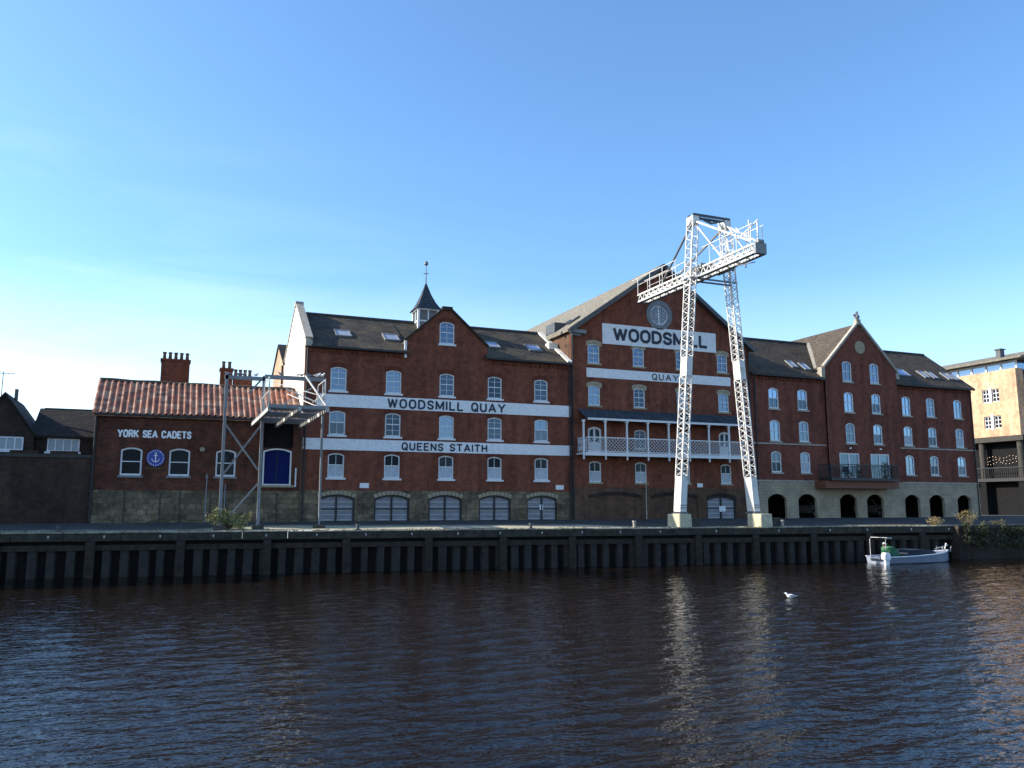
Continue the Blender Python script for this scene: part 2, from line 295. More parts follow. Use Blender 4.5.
# ------------------------------------------------------------------ mesh tools
ORG = {}                                  # world origin of every unrotated root
XF = [None]
class MB:
    def __init__(s): s.v = []; s.f = []; s.mi = []; s.cm = 0
    def face(s, pts):
        b = len(s.v); s.v += [tuple(p) for p in pts]; s.f.append(tuple(range(b, b+len(pts)))); s.mi.append(s.cm)
    def box(s, x0, x1, y0, y1, z0, z1):
        b = len(s.v)
        s.v += [(x0,y0,z0),(x1,y0,z0),(x1,y1,z0),(x0,y1,z0),(x0,y0,z1),(x1,y0,z1),(x1,y1,z1),(x0,y1,z1)]
        for q in ((0,3,2,1),(4,5,6,7),(0,1,5,4),(1,2,6,5),(2,3,7,6),(3,0,4,7)):
            s.f.append(tuple(b+i for i in q)); s.mi.append(s.cm)
        return s
    def bar(s, p, q, w, h=None, up=(0, 0, 1)):
        h = h or w; p = Vector(p); q = Vector(q); d = (q-p).normalized(); u = Vector(up)
        if abs(d.dot(u)) > .98: u = Vector((0, 1, 0))
        sd = d.cross(u).normalized(); up2 = sd.cross(d).normalized(); b = len(s.v)
        for e in (p, q):
            for i, j in ((-1,-1),(1,-1),(1,1),(-1,1)): s.v.append(tuple(e+sd*(w/2*i)+up2*(h/2*j)))
        for k in ((0,1,2,3),(7,6,5,4),(0,4,5,1),(1,5,6,2),(2,6,7,3),(3,7,4,0)):
            s.f.append(tuple(b+i for i in k)); s.mi.append(s.cm)
        return s
    def tube(s, pts, r, n=8, cap=True):
        pts = [Vector(p) for p in pts]; rs = r if isinstance(r, (list, tuple)) else [r]*len(pts); b = len(s.v)
        for k, p in enumerate(pts):
            d = (pts[min(k+1, len(pts)-1)]-pts[max(k-1, 0)]).normalized()
            u = Vector((0, 0, 1)) if abs(d.z) < .95 else Vector((1, 0, 0))
            a1 = d.cross(u).normalized(); a2 = d.cross(a1)
            for i in range(n):
                t = 2*pi*i/n; s.v.append(tuple(p+(a1*cos(t)+a2*sin(t))*rs[k]))
        for k in range(len(pts)-1):
            for i in range(n):
                j = (i+1) % n
                s.f.append((b+k*n+i, b+k*n+j, b+(k+1)*n+j, b+(k+1)*n+i)); s.mi.append(s.cm)
        if cap:
            s.f.append(tuple(b+i for i in range(n))); s.mi.append(s.cm)
            e = b+(len(pts)-1)*n; s.f.append(tuple(e+n-1-i for i in range(n))); s.mi.append(s.cm)
        return s
    def prism(s, poly, a0, a1, plane='xz'):
        def P(u, v, a): return (u, a, v) if plane == 'xz' else ((a, u, v) if plane == 'yz' else (u, v, a))
        n = len(poly); b = len(s.v)
        s.v += [P(u, v, a0) for u, v in poly]+[P(u, v, a1) for u, v in poly]
        tr = tessellate_polygon([[Vector((u, v, 0)) for u, v in poly]])
        for t in tr:
            s.f.append(tuple(b+i for i in t)); s.mi.append(s.cm); s.f.append(tuple(b+n+i for i in reversed(t))); s.mi.append(s.cm)
        for i in range(n):
            j = (i+1) % n; s.f.append((b+i, b+j, b+n+j, b+n+i)); s.mi.append(s.cm)
        return s
    def panel(s, outer, holes, y, depth=.14, rim=True):
        """front sheet in the xz plane at y with real openings and their reveals"""
        loops = [outer]+holes; fl = [p for L in loops for p in L]; b = len(s.v)
        s.v += [(u, y, v) for u, v in fl]
        for t in tessellate_polygon([[Vector((u, v, 0)) for u, v in L] for L in loops]):
            s.f.append(tuple(b+i for i in t)); s.mi.append(s.cm)
        for k, L in enumerate(loops):
            if k == 0 and not rim: continue
            n = len(L); c = len(s.v)
            s.v += [(u, y, v) for u, v in L]+[(u, y+depth, v) for u, v in L]
            for i in range(n):
                j = (i+1) % n; s.f.append((c+i, c+j, c+n+j, c+n+i)); s.mi.append(s.cm)
        return s
    def slope(s, x0, x1, ye, ze, yr, zr, t=.14):       # roof slab running along x
        s.prism([(ye, ze), (yr, zr), (yr, zr-t), (ye, ze-t)], x0, x1, 'yz'); return s
    def slope_y(s, y0, y1, xe, ze, xr, zr, t=.14):
        s.prism([(xe, ze), (xr, zr), (xr, zr-t), (xe, ze-t)], y0, y1, 'xz'); return s
    def build(s, name, mat, parent=None, loc=None, local=False, smooth=False):
        me = bpy.data.meshes.new(name)
        o = Vector((0, 0, 0))
        if not local:
            if parent is not None: o = ORG[parent.name]
            if loc is not None: o = Vector(loc)
        if XF[0]: s.v = [XF[0](p) for p in s.v]
        me.from_pydata([(a-o.x, b-o.y, c-o.z) for a, b, c in s.v], [], s.f)
        for m in (mat if isinstance(mat, (list, tuple)) else [mat]): me.materials.append(M[m] if isinstance(m, str) else m)
        for i, p in enumerate(me.polygons):
            p.material_index = s.mi[i]
            if smooth: p.use_smooth = True
        import bmesh
        bm = bmesh.new(); bm.from_mesh(me); bmesh.ops.remove_doubles(bm, verts=bm.verts, dist=1e-5)
        bmesh.ops.recalc_face_normals(bm, faces=bm.faces); bm.to_mesh(me); bm.free()
        ob = bpy.data.objects.new(name, me); COL.objects.link(ob)
        if parent is not None:
            ob.parent = parent
            if loc is not None: ob.location = o-ORG[parent.name]
            ORG[ob.name] = Vector(o) if not local else Vector((0, 0, 0))
        elif not local: ob.location = o; ORG[ob.name] = Vector(o)
        return ob
def tag(o, label, cat, group=None, kind=None):
    if label: o['label'] = label
    if cat: o['category'] = cat
    if group: o['group'] = group
    if kind: o['kind'] = kind
    return o
def thing(name, label, cat, loc, group=None, rotz=0.):
    o = bpy.data.objects.new(name, None); COL.objects.link(o); o.location = loc; o.rotation_euler = (0, 0, rotz)
    o.empty_display_size = .5; ORG[o.name] = Vector(loc) if not rotz else Vector((0, 0, 0))
    return tag(o, label, cat, group)
def dup_tree(o, parent, loc=None):
    c = o.copy(); COL.objects.link(c); c.parent = parent
    if loc is not None: c.location = loc
    for ch in list(o.children): dup_tree(ch, c)
    return c
def arch(x0, x1, z0, z1, rise=.12, n=8):
    """opening outline, z1 = crown height"""
    zs = z1-rise; pts = [(x0, z0), (x1, z0), (x1, zs)]
    xc = (x0+x1)/2; hw = (x1-x0)/2
    R = (hw*hw+rise*rise)/(2*rise); a = math.asin(min(1, hw/R))
    for i in range(1, n): t = a-2*a*i/n; pts.append((xc+R*sin(t), z1-R+R*cos(t)))
    pts.append((x0, zs)); return pts
def rect(x0, x1, z0, z1): return [(x0, z0), (x1, z0), (x1, z1), (x0, z1)]
def ring(mb, P, Q, y0, y1):
    n = len(P)
    for i in range(n):
        j = (i+1) % n
        for (A, B) in ((P, y0), (Q, y0)): pass
        p, q, r, s_ = P[i], P[j], Q[j], Q[i]
        mb.face([(p[0], y0, p[1]), (q[0], y0, q[1]), (r[0], y0, r[1]), (s_[0], y0, s_[1])])
        mb.face([(s_[0], y0, s_[1]), (r[0], y0, r[1]), (r[0], y1, r[1]), (s_[0], y1, s_[1])])
        mb.face([(p[0], y0, p[1]), (q[0], y0, q[1]), (q[0], y1, q[1]), (p[0], y1, p[1])])
        mb.face([(p[0], y1, p[1]), (q[0], y1, q[1]), (r[0], y1, r[1]), (s_[0], y1, s_[1])])

PROTO = {}
def window(parent, xc, z0, w, h, rise=.12, style='sash', y=FY, fw=.075, glass='glass', lintel=None, sill='white_paint', sillw=.16, low=None, name='window'):
    """one sash window: glass part with frame, sill and lintel as sub-parts"""
    key = (round(w, 3), round(h, 3), rise, style, fw, glass, lintel, sill, low, name)
    loc = Vector((xc, y, z0))-ORG[parent.name]
    if key in PROTO: return dup_tree(PROTO[key], parent, loc)
    a = w/2; dy = .075
    O = arch(-a, a, 0, h, rise) if rise else rect(-a, a, 0, h)
    I = arch(-a+fw, a-fw, fw*1.2, h-fw, rise*.85) if rise else rect(-a+fw, a-fw, fw, h-fw)
    g = MB(); mats = [glass]
    if low:
        mats.append(low)
        g.cm = 1; g.prism(rect(-a, a, 0, h*.52), dy+.035, dy+.055); g.cm = 0
        top = [(p[0], p[1]) for p in O if p[1] > h*.5]
        g.prism([(-a, h*.52), (a, h*.52)]+top, dy+.035, dy+.055)
    else: g.prism(O, dy+.035, dy+.055)
    ob = g.build(name, mats, None, local=True); ob.parent = parent; ob.location = loc
    f = MB(); ring(f, O, I, dy-.03, dy+.036)
    b = .028
    if style == 'sash':
        f.box(-b/2, b/2, dy-.005, dy+.034, fw, h-fw*1.1); f.box(-a+fw, a-fw, dy-.012, dy+.034, h*.52-.03, h*.52+.03)
        f.box(-a+fw, a-fw, dy-.005, dy+.034, h*.76-.012, h*.76+.012) if h > 1.2 and not low else None
        if h > 1.2 and not low: f.box(-a+fw, a-fw, dy-.005, dy+.034, h*.27-.012, h*.27+.012)
    elif style == 'mid': f.box(-a+fw, a-fw, dy-.01, dy+.034, h*.5-.025, h*.5+.025)
    elif style == 'mid_bar':
        f.box(-a+fw, a-fw, dy-.01, dy+.034, h*.5-.03, h*.5+.03); f.box(-b/2, b/2, dy-.005, dy+.034, fw, h-fw)
    elif style == 'casement4':
        for k in (.25, .5, .75): f.box(-a+w*k-.035, -a+w*k+.035, dy-.01, dy+.034, fw, h-fw)
    elif style == 'french':
        f.box(-.06, .06, dy-.01, dy+.034, fw, h-fw)
    elif style == 'cross':
        f.box(-.05, .05, dy-.01, dy+.034, fw, h-fw); f.box(-a+fw, a-fw, dy-.01, dy+.034, h*.5-.04, h*.5+.04)
    elif style == 'door':
        f.box(-.07, .07, dy-.01, dy+.034, fw, h-fw); f.box(-a+fw, a-fw, dy-.012, dy+.034, 0, h*.42)
    fo = f.build('frame', 'white_paint', None, local=True); fo.parent = ob
    if sill:
        s = MB(); s.box(-a-sillw*.6, a+sillw*.6, -.09, dy+.03, -.115, -.002)
        so_ = s.build('sill', sill, None, local=True); so_.parent = ob
    if lintel:
        li = MB(); zt = h; A1 = arch(-a-.13, a+.13, h-rise-.02, h+.27, rise)
        B1 = arch(-a, a, 0, h, rise)
        pts = [A1[0]]+[(p[0], p[1]-.0) for p in reversed(B1[2:])]
        pts = [(-a-.13, h-rise-.03)]+[p for p in reversed(B1[2:])]+[(a+.13, h-rise-.03)]+A1[2:]
        li.prism(pts, -.02, .05)
        lo = li.build('lintel', lintel, None, local=True); lo.parent = ob
    PROTO[key] = ob
    return ob
GL = {  # stroke letters in a unit box: (width, [polylines])
 'W': (1.0, [[(0,1),(.25,0),(.5,.95),(.75,0),(1,1)]]), 'M': (.85, [[(0,0),(0,1),(.5,.12),(1,1),(1,0)]]),
 'I': (.0, [[(.5,0),(.5,1)]]), 'L': (.58, [[(0,1),(0,0),(1,0)]]), 'Y': (.78, [[(0,1),(.5,.45),(1,1)],[(.5,.45),(.5,0)]]),
 'A': (.8, [[(0,0),(.5,1),(1,0)],[(.18,.3),(.82,.3)]]), 'N': (.68, [[(0,0),(0,1),(1,0),(1,1)]]), 'T': (.7, [[(0,1),(1,1)],[(.5,1),(.5,0)]]),
 'H': (.68, [[(0,0),(0,1)],[(1,0),(1,1)],[(0,.52),(1,.52)]]), 'E': (.6, [[(1,1),(0,1),(0,0),(1,0)],[(0,.52),(.85,.52)]]),
 'K': (.7, [[(0,0),(0,1)],[(1,1),(0,.42)],[(.3,.6),(1,0)]]),
 'O': (.7, [[(.32,0),(.68,0),(.93,.16),(1,.36),(1,.64),(.93,.84),(.68,1),(.32,1),(.07,.84),(0,.64),(0,.36),(.07,.16),(.32,0)]]),
 'Q': (.7, [[(.32,0),(.68,0),(.93,.16),(1,.36),(1,.64),(.93,.84),(.68,1),(.32,1),(.07,.84),(0,.64),(0,.36),(.07,.16),(.32,0)],[(.6,.26),(1.05,-.06)]]),
 'U': (.68, [[(0,1),(0,.28),(.1,.08),(.35,0),(.65,0),(.9,.08),(1,.28),(1,1)]]),
 'C': (.66, [[(1,.74),(.92,.9),(.68,1),(.32,1),(.07,.86),(0,.66),(0,.34),(.07,.14),(.32,0),(.68,0),(.92,.1),(1,.26)]]),
 'D': (.68, [[(0,0),(0,1),(.55,1),(.88,.86),(1,.62),(1,.38),(.88,.14),(.55,0),(0,0)]]),
 'R': (.68, [[(0,0),(0,1),(.65,1),(.95,.88),(1,.74),(.93,.58),(.65,.47),(0,.47)],[(.5,.47),(1,0)]]),
 'S': (.62, [[(1,.78),(.85,.94),(.55,1),(.2,.95),(.02,.78),(.1,.6),(.5,.5),(.9,.4),(1,.22),(.82,.05),(.5,0),(.15,.06),(0,.22)]]) }
def text_mesh(parent, s, x0, x1, z0, z1, y, mat, bold=.16, gap=.3, name='lettering'):
    """painted block letters, strokes bold*height thick; gap in letter heights"""
    H_ = z1-z0; st = bold*H_; z0 += st/2; h = H_-st
    tot = sum((GL[c][0] if c != ' ' else .35) for c in s)+gap*(len(s)-1)
    k = (x1-x0-st)/tot; x = x0+st/2; m = MB(); lay = 0
    for c in s:
        if c == ' ': x += (.35+gap)*k; continue
        w_ = GL[c][0]*k
        for pl in GL[c][1]:
            P = [(x+(p[0]*w_ if c != 'I' else 0), z0+p[1]*h) for p in pl]
            for i in range(len(P)-1):
                a = Vector((P[i][0], 0, P[i][1])); b = Vector((P[i+1][0], 0, P[i+1][1])); d = (b-a).normalized()
                ext = st*.5 if (c not in 'OQCSUDR' or (b-a).length > h*.3) and (i in (0, len(P)-2)) and False else st*.22
                lay += 1; yy = y-.012-.0008*(lay % 9)
                m.bar(Vector((a.x, yy, a.z))-d*ext, Vector((b.x, yy, b.z))+d*ext, .01, st, (0, 0, 1)) if abs(d.z) < .7 else m.bar(Vector((a.x, yy, a.z))-d*ext, Vector((b.x, yy, b.z))+d*ext, st, .01, (0, 1, 0))
        x += w_+gap*k
    return m.build(name, mat, parent)
def rooflight(parent, xc, yc, w, l, ye, ze, yr, zr, glass='glass'):
    """rooflight lying on the front slope (eave ye,ze -> ridge yr,zr)"""
    d = Vector((0, yr-ye, zr-ze)).normalized(); n = Vector((0, -d.z, d.y)); c = Vector((xc, yc, ze+(yc-ye)*(zr-ze)/(yr-ye)))
    X = Vector((1, 0, 0))
    def P(u, v, k): return c+X*u+d*v+n*k
    f = MB()
    for (u0, u1, v0, v1) in ((-w/2, w/2, -l/2, -l/2+.09), (-w/2, w/2, l/2-.09, l/2), (-w/2, -w/2+.08, -l/2+.09, l/2-.09), (w/2-.08, w/2, -l/2+.09, l/2-.09)):
        b = len(f.v); f.v += [tuple(P(u, v, k)) for k in (-.02, .11) for u, v in ((u0, v0), (u1, v0), (u1, v1), (u0, v1))]
        for q in ((0,3,2,1),(4,5,6,7),(0,1,5,4),(1,2,6,5),(2,3,7,6),(3,0,4,7)): f.f.append(tuple(b+i for i in q)); f.mi.append(0)
    g = MB(); b = 0; u = w/2-.08; v = l/2-.09
    g.v += [tuple(P(a, b_, k)) for k in (.03, .075) for a, b_ in ((-u, -v), (u, -v), (u, v), (-u, v))]
    for q in ((0,3,2,1),(4,5,6,7),(0,1,5,4),(1,2,6,5),(2,3,7,6),(3,0,4,7)): g.f.append(q); g.mi.append(0)
    r = f.build('rooflight', 'lead', parent); r['label'] = 'grey framed rooflight in the slope'
    del r['label']
    g.build('pane', 'glass_roof', r)
    return r
M['glass_roof'] = glass_mat('rooflight_glass', (.34, .35, .36), .35)
def dentils(parent, x0, x1, z, mat, y=FY, step=.32):
    d = MB(); n = int((x1-x0)/step)
    d.box(x0, x1, y-.05, y, z, z+.1)
    for i in range(n): xx = x0+(i+.5)*(x1-x0)/n; d.box(xx-.07, xx+.07, y-.11, y, z-.14, z-.002)
    return d.build('dentil_course', mat, parent)
def gutter(parent, x0, x1, y, z):
    return MB().box(x0, x1, y-.1, y+.02, z-.1, z).build('gutter', 'black', parent)
def pipe(parent, x, z0, z1, y=FY, mat='black', r=.055, name='drainpipe'):
    m = MB(); m.tube([(x, y-.09, z0), (x, y-.09, z1)], r, 8)
    for k in range(int((z1-z0)/2)+1): m.box(x-.08, x+.08, y-.1, y, z0+.5+k*2-.03, z0+.5+k*2+.03)
    return m.build(name, mat, parent)

# ================================================================== SETTING
g = MB(); N = 40
# quay ground: from the edge to the facade line, then on to the horizon (a single strip sheet with a gentle fall to the river)
xs = [-400, -120, -60]+[-40+4*i for i in range(40)]+[160, 400]
def P0(x): return (x, edgeY(max(-60, min(140, x)))+.45, 2.15)
rows = []
for x in xs: rows.append([P0(x), (x, 49.4, ZG), (x, 62, ZG), (x, 900, ZG)])
for i in range(len(xs)-1):
    for k in range(3): g.face([rows[i][k], rows[i+1][k], rows[i+1][k+1], rows[i][k+1]])
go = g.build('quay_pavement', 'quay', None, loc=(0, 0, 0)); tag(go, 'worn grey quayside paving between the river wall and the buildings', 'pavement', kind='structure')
import numpy as np
def river():
    rng = np.random.default_rng(5)
    ys = [-6.0]
    while ys[-1] < 46.5: ys.append(ys[-1]+max(.042, (ys[-1])*.004))
    xs = [-34.0]
    while xs[-1] < 75: xs.append(xs[-1]+.075)
    xs = [-400., -200., -90., -60., -45.]+xs+[85., 110., 160., 400.]
    X, Y = np.meshgrid(np.array(xs), np.array(ys)); Z = np.zeros_like(X)
    for k in range(120):
        lam = math.exp(rng.uniform(math.log(.24), math.log(1.25))); th_ = rng.normal(math.radians(88), math.radians(23))
        kx, ky = 2*pi/lam*cos(th_), 2*pi/lam*sin(th_); amp = WAVE*lam**.9*.0042*rng.uniform(.5, 1.3)
        ph = kx*X+ky*Y+rng.uniform(0, 6.28)
        gx = .5+.5*np.sin(X*rng.uniform(.08, .5)+Y*rng.uniform(-.5, .5)+rng.uniform(0, 6.28))
        Z += amp*np.sin(ph+.35*np.sin(ph*.5+Y*.7))*(.45+gx)
    Z *= (X > -36)*(X < 76)
    ny, nx_ = X.shape; co = np.stack([X, Y, Z], -1).reshape(-1, 3)
    idx = np.arange(ny*nx_).reshape(ny, nx_)
    f = np.stack([idx[:-1, :-1], idx[:-1, 1:], idx[1:, 1:], idx[1:, :-1]], -1).reshape(-1, 4)
    me = bpy.data.meshes.new('river_water'); me.from_pydata(co.tolist(), [], f.tolist()); me.materials.append(M['water'])
    me.polygons.foreach_set('use_smooth', [True]*len(me.polygons))
    ob = bpy.data.objects.new('river_water', me); COL.objects.link(ob); return ob
WAVE = .42
tag(river(), 'dark rippled river water', 'river', kind='structure')
nb = MB(); nb.box(-400, 400, -400, -6, -1, 1.6)
tag(nb.build('near_bank', 'land', None, loc=(0, -6, 0)), 'low paved bank on the near side of the river', 'ground', kind='structure')

# ================================================================== QUAY WALL (local frame along the edge)
ang = atan(-.113)
def along(x): return x/cos(ang)                       # local coordinate of world x on the edge line
qw = thing('quay_wall', 'long dark river wall of steel piles, timber waling and stone coping below the quay', 'quay wall', (0, 44.9, 0), rotz=ang)
L0, L1 = along(-60), along(47.3)
c = MB(); cs = MB(); k = L0; random.seed(3)
while k < L1:
    d = min(random.uniform(1.6, 2.6), L1-k); o_ = random.uniform(-.02, .02); zt = 2.15+random.uniform(-.015, .02)
    c.box(k+.012, k+d-.012, o_, .55+o_, 1.72, zt-.05); cs.box(k+.006, k+d-.006, o_-.03, .62+o_, zt-.05, zt+random.uniform(-.012, .012)); k += d
c.build('coping', 'quay_stone', qw, local=True); cs.build('edge_slabs', 'quay_slab', qw, local=True)
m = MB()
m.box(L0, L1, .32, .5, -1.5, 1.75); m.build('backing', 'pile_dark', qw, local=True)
m = MB(); k = L0
while k < L1-.9:
    o_ = random.uniform(-.03, .03); wd = random.uniform(.36, .5); m.prism([(k, .31), (k+.06, .1+o_), (k+wd, .1+o_*.5), (k+wd+.06, .31)], -1.5, 1.3+random.uniform(-.05, 0), 'xy'); k += random.uniform(.76, .88)
m.build('sheet_piling', 'pile', qw, local=True)
m = MB(); k = L0
while k < L1:
    d = min(6.1, L1-k); m.box(k+.01, k+d-.01, .02, .3, 1.26+random.uniform(-.02, .02), 1.53); k += d
m.build('waling', 'timber', qw, local=True)
p0 = None
for x in [-23.5, -19.5, -15.4, -11.4, -7.3, -3.23, .8, 4.87, 8.8, 13.1, 17.2, 21.2, 25.21, 29, 32.8, 36.8, 40.8, 44.8]:
    if p0 is None:
        p0 = MB().box(-.2, .2, -.13, .02, -1.5, 1.7).build('fender_post', 'timber', None, local=True); p0.parent = qw; o_ = p0
    else: o_ = p0.copy(); COL.objects.link(o_); o_.parent = qw
    o_.location = (along(x), 0, 0)
r0 = None
for x in (-10, -7.5, -5.08, -2.66, -.16, 2.29, 4.8, 7.29, 9.78, 12.2, 14.69, 17.03, 19.43, 21.79, 24.1, 26.59, 30.2, 34.4, 38, 40.71, 44, 46.9):
    if r0 is None:
        m = MB(); m.tube([(0, -.05, 1.95), (0, .02, 1.95)], .045, 8); m.box(-.025, .025, -.06, -.01, 1.86, 1.93)
        r0 = m.build('mooring_eye', 'eye_grey', None, local=True); r0.parent = qw; o_ = r0
    else: o_ = r0.copy(); COL.objects.link(o_); o_.parent = qw
    o_.location = (along(x), 0, 0)
# masonry river wall to the right
qm = thing('masonry_river_wall', 'rough dark stone river wall with ivy over its top beside the moored boat', 'river wall', (0, 44.9, 0), rotz=ang)
m = MB(); L2 = along(140); m.box(L1+.02, L2, -.35, .6, -1.5, 1.95); m.build('stonework', 'brick_dark', qm, local=True)
m = MB(); k = L1+.02
while k < L2:
    d = random.uniform(1.2, 2.2); m.box(k, k+d-.02, -.4, .62, 1.95, 2.17+random.uniform(-.02, .03)); k += d
m.build('coping', 'quay_stone', qm, local=True)

def leaves(mb, c, r, n, size, flat=False, bias=0):
    for _ in range(n):
        while True:
            p = Vector((random.uniform(-1, 1), random.uniform(-1, 1), random.uniform(-1, 1)))
            if .25 < p.length < 1: break
        p = Vector(c)+Vector((p.x*r[0], p.y*r[1], p.z*r[2])); s_ = size*random.uniform(.6, 1.3)
        a = Vector((random.gauss(0, 1), random.gauss(0, 1), random.gauss(0, 1))).normalized(); b = a.orthogonal().normalized(); t = random.uniform(0, 2*pi)
        u = (b*cos(t)+a.cross(b)*sin(t))*s_; v = a.cross(u)*.5
        mb.face([p-u, p-v*.9, p+u, p+v*.9])
# ivy
iv = MB(); random.seed(5)
for i in range(60):
    x = random.uniform(47.6, 62); z = random.uniform(.9, 2.2) if random.random() < .5 else random.uniform(1.6, 2.2)
    leaves(iv, (x, edgeY(x)-.5, z), (random.uniform(.3, .9), .22, random.uniform(.15, .45)), 130, .075)
tag(iv.build('ivy', 'ivy', None, loc=(52, 39, 1.8)), 'dark ivy hanging over the stone river wall', 'ivy', kind='stuff')
# moss and weeds along the coping
ms = MB(); random.seed(6)
for i in range(260):
    x = random.uniform(-12, 47); 
    leaves(ms, (x, edgeY(x)+random.uniform(.0, .5), 2.16), (random.uniform(.1, .5), .12, .05), 16, .04)
tag(ms.build('weeds', 'moss', None, loc=(15, 43, 2.15)), 'low moss and weeds along the river wall coping', 'weeds', kind='stuff')

# ================================================================== BOUNDARY WALL + LEFT HOUSE
bw = thing('boundary_wall', 'tall dark brown brick yard wall left of the white-lettered brick building', 'wall', (-16, FY, ZG))
m = MB(); m.box(-30, -3.79, FY, FY+.4, ZG-.3, 5.95); m.build('brickwork', 'brick_wall', bw)
m = MB(); m.box(-30, -3.79, FY-.06, FY+.46, 5.95, 6.12); m.build('coping', 'coping_dark', bw)
m = MB()
for i in range(14): x0 = -30+i*1.86; m.box(x0, x0+1.3, FY+.02, FY+.38, 6.12, 6.3)
m.build('upper_course', 'brick_wall', bw)

nb2 = thing('offframe_shade_building', 'unseen brown brick building added left of the low tiled house to shade the quay', 'building', (-30, 54, ZG))  # added out of view to cast shade on the left end of the quay
MB().box(-52, -16.2, 48.2, 62, 2.3, 11.5).build('wall', 'brick_old', nb2)
MB().slope(-52.2, -16, 48, 11.5, 55.1, 13.6).slope(-52.2, -16, 62.2, 11.5, 55.1, 13.6).prism([(48.2, 11.4), (62, 11.4), (55.1, 13.4)], -16.4, -16.2, 'yz').build('roof', 'slate', nb2)
for x in range(-50, -17, 3):
    for z in (4, 7, 9.3): window(nb2, x, z, 1.1, 1.6, .12, 'sash', 48.05)
hs = thing('tiled_house', 'low dark tiled house behind the yard wall with a steep front gable', 'house', (-10, 53, ZG))
m = MB(); m.box(-11, -3.9, 53, 59, ZG-.3, 7.35)
m.build('wall', 'brick_dark', hs)
m = MB(); m.slope(-7.2, -3.85, 52.8, 7.3, 56, 9.15); m.slope(-7.2, -3.85, 59.2, 7.3, 56, 9.15); roof_h = m.build('roof', 'slate_dark', hs)
m = MB(); m.prism([(-12.5, ZG), (-7.05, ZG), (-7.05, 7.5), (-8.6, 9.55), (-10.3, 7.5+.0), (-12.5, 6.8)], 52.9, 52.99) if False else m.prism([(-10.3, 2.3), (-6.95, 2.3), (-6.95, 7.4), (-8.5, 9.5), (-10.3, 7.1)], 52.55, 58.9)
m.build('front_gable', 'brick_dark', hs)
m = MB(); m.slope_y(52.4, 59, -6.8, 7.25, -8.5, 9.62); m.slope_y(52.4, 59, -10.6, 6.9, -8.5, 9.62); m.build('gable_roof', 'slate_dark', hs)
m = MB(); m.tube([(-8.35, 55, 8.5), (-8.35, 55, 10.1)], .1, 8); m.build('flue', 'dark_steel', hs)
m = MB(); m.tube([(-9.1, 55, 8.9), (-9.1, 55, 11.1)], .025, 6); m.bar((-9.7, 55, 11.0), (-8.5, 55.1, 11.0), .03)
for k in range(6): m.bar((-9.6+k*.2, 54.8, 11.0), (-9.6+k*.2, 55.2, 11.0), .02)
m.build('aerial', 'dark_steel', hs)
M['pane_grey'] = glass_mat('grey_pane', (.10, .11, .12), .06)
window(hs, -5.52, 6.42, 1.62, .74, 0, 'casement4', 52.87, .07, 'pane_grey', None, 'white_paint')
window(hs, -8.25, 6.42, 1.62, .74, 0, 'casement4', 52.42, .07, 'pane_grey', None, 'white_paint')
# white gutter stub on the end of the lettered building
# ================================================================== CADET BUILDING
cb = thing('brick_hall', 'low red brick hall with orange pantile roof, stone base and white lettering', 'building', (1.7, FY, ZG))
X0, X1 = -3.75, 7.2; ZE = 8.4; YR = 52.75; ZR = 10.6
wx = (-1.88, .57, 3.02)
holes = [arch(x-.54, x+.54, 5.05, 6.58, .14) for x in wx]
loadh = rect(5.05, 6.72, 6.75, 8.2); doorh = arch(5.05, 6.66, 4.6, 6.72, .16)
m = MB(); m.panel([(X0, 4.25), (X1-.02, 4.25), (X1-.02, ZE), (X0, ZE)], holes+[loadh, doorh], FY, .16)
m.prism([(FY+.01, 2.3), (55.5, 2.3), (55.5, ZE), (YR, ZR-.1), (FY+.01, ZE)], X0, X0+.3, 'yz')
m.prism([(FY+.17, 2.3), (55.5, 2.3), (55.5, ZE), (YR, ZR-.1), (FY+.17, ZE)], X1-.35, X1-.05, 'yz')
m.box(X0+.3, X1-.35, 55.2, 55.5, 2.3, ZE)
m.build('wall', 'brick_cadet', cb)
m = MB(); m.panel([(X0-.03, 2.3), (X1-.03, 2.3), (X1-.03, 4.25), (X0-.03, 4.25)], [], FY-.04, .3); m.build('stone_base', 'stone', cb)
m = MB()
for x in (-2.1, -.3, .7, 2.3, 5.9): m.box(x-.03, x+.03, FY-.07, FY-.035, 2.45, 4.2)
m.build('base_joint', 'coping_dark', cb)
# pantile roof: corrugated sheet with stepped courses, front and back
m = MB(); per = .325; seg = 8; nx = int((X1-X0+.3)/per)*seg; ncs = 15
prof = []
for i in range(nx+1):
    t = (i % seg)/seg; prof.append((X0-.2+i*per/seg, .10*max(0, sin(pi*min(1, t/.6)))-.03*(t > .6)))
def roofrow(v, lift):
    y = (FY-.28)+(YR-FY+.28)*v; z = (ZE-.02)+(ZR-ZE+.02)*v+.035*sin(v*9)*.0
    return [(x, y-.6*(h+lift)*.6, z+.8*(h+lift)+.02*sin(x*.9)+.03*sin(x*.37+1)-.035*(sin(pi*(x-X0)/(X1-X0)))*v) for x, h in prof]
for cidx in range(ncs):
    a = roofrow(cidx/ncs, .022); b = roofrow((cidx+1)/ncs, 0.); b0 = len(m.v); m.v += a+b
    for i in range(nx): m.f.append((b0+i, b0+i+1, b0+nx+1+i+1, b0+nx+1+i)); m.mi.append(0)
    if cidx:
        pv = roofrow(cidx/ncs, 0.); b1 = len(m.v); m.v += pv+a
        for i in range(nx): m.f.append((b1+i, b1+i+1, b1+nx+1+i+1, b1+nx+1+i)); m.mi.append(0)
m.slope(X0-.18, X1-.02, FY-.26, ZE-.07, YR, ZR-.09, .1); m.slope(X0-.18, X1-.02, 55.8, ZE-.05, YR, ZR-.05, .12)
rf = m.build('roof', 'pantile', cb)
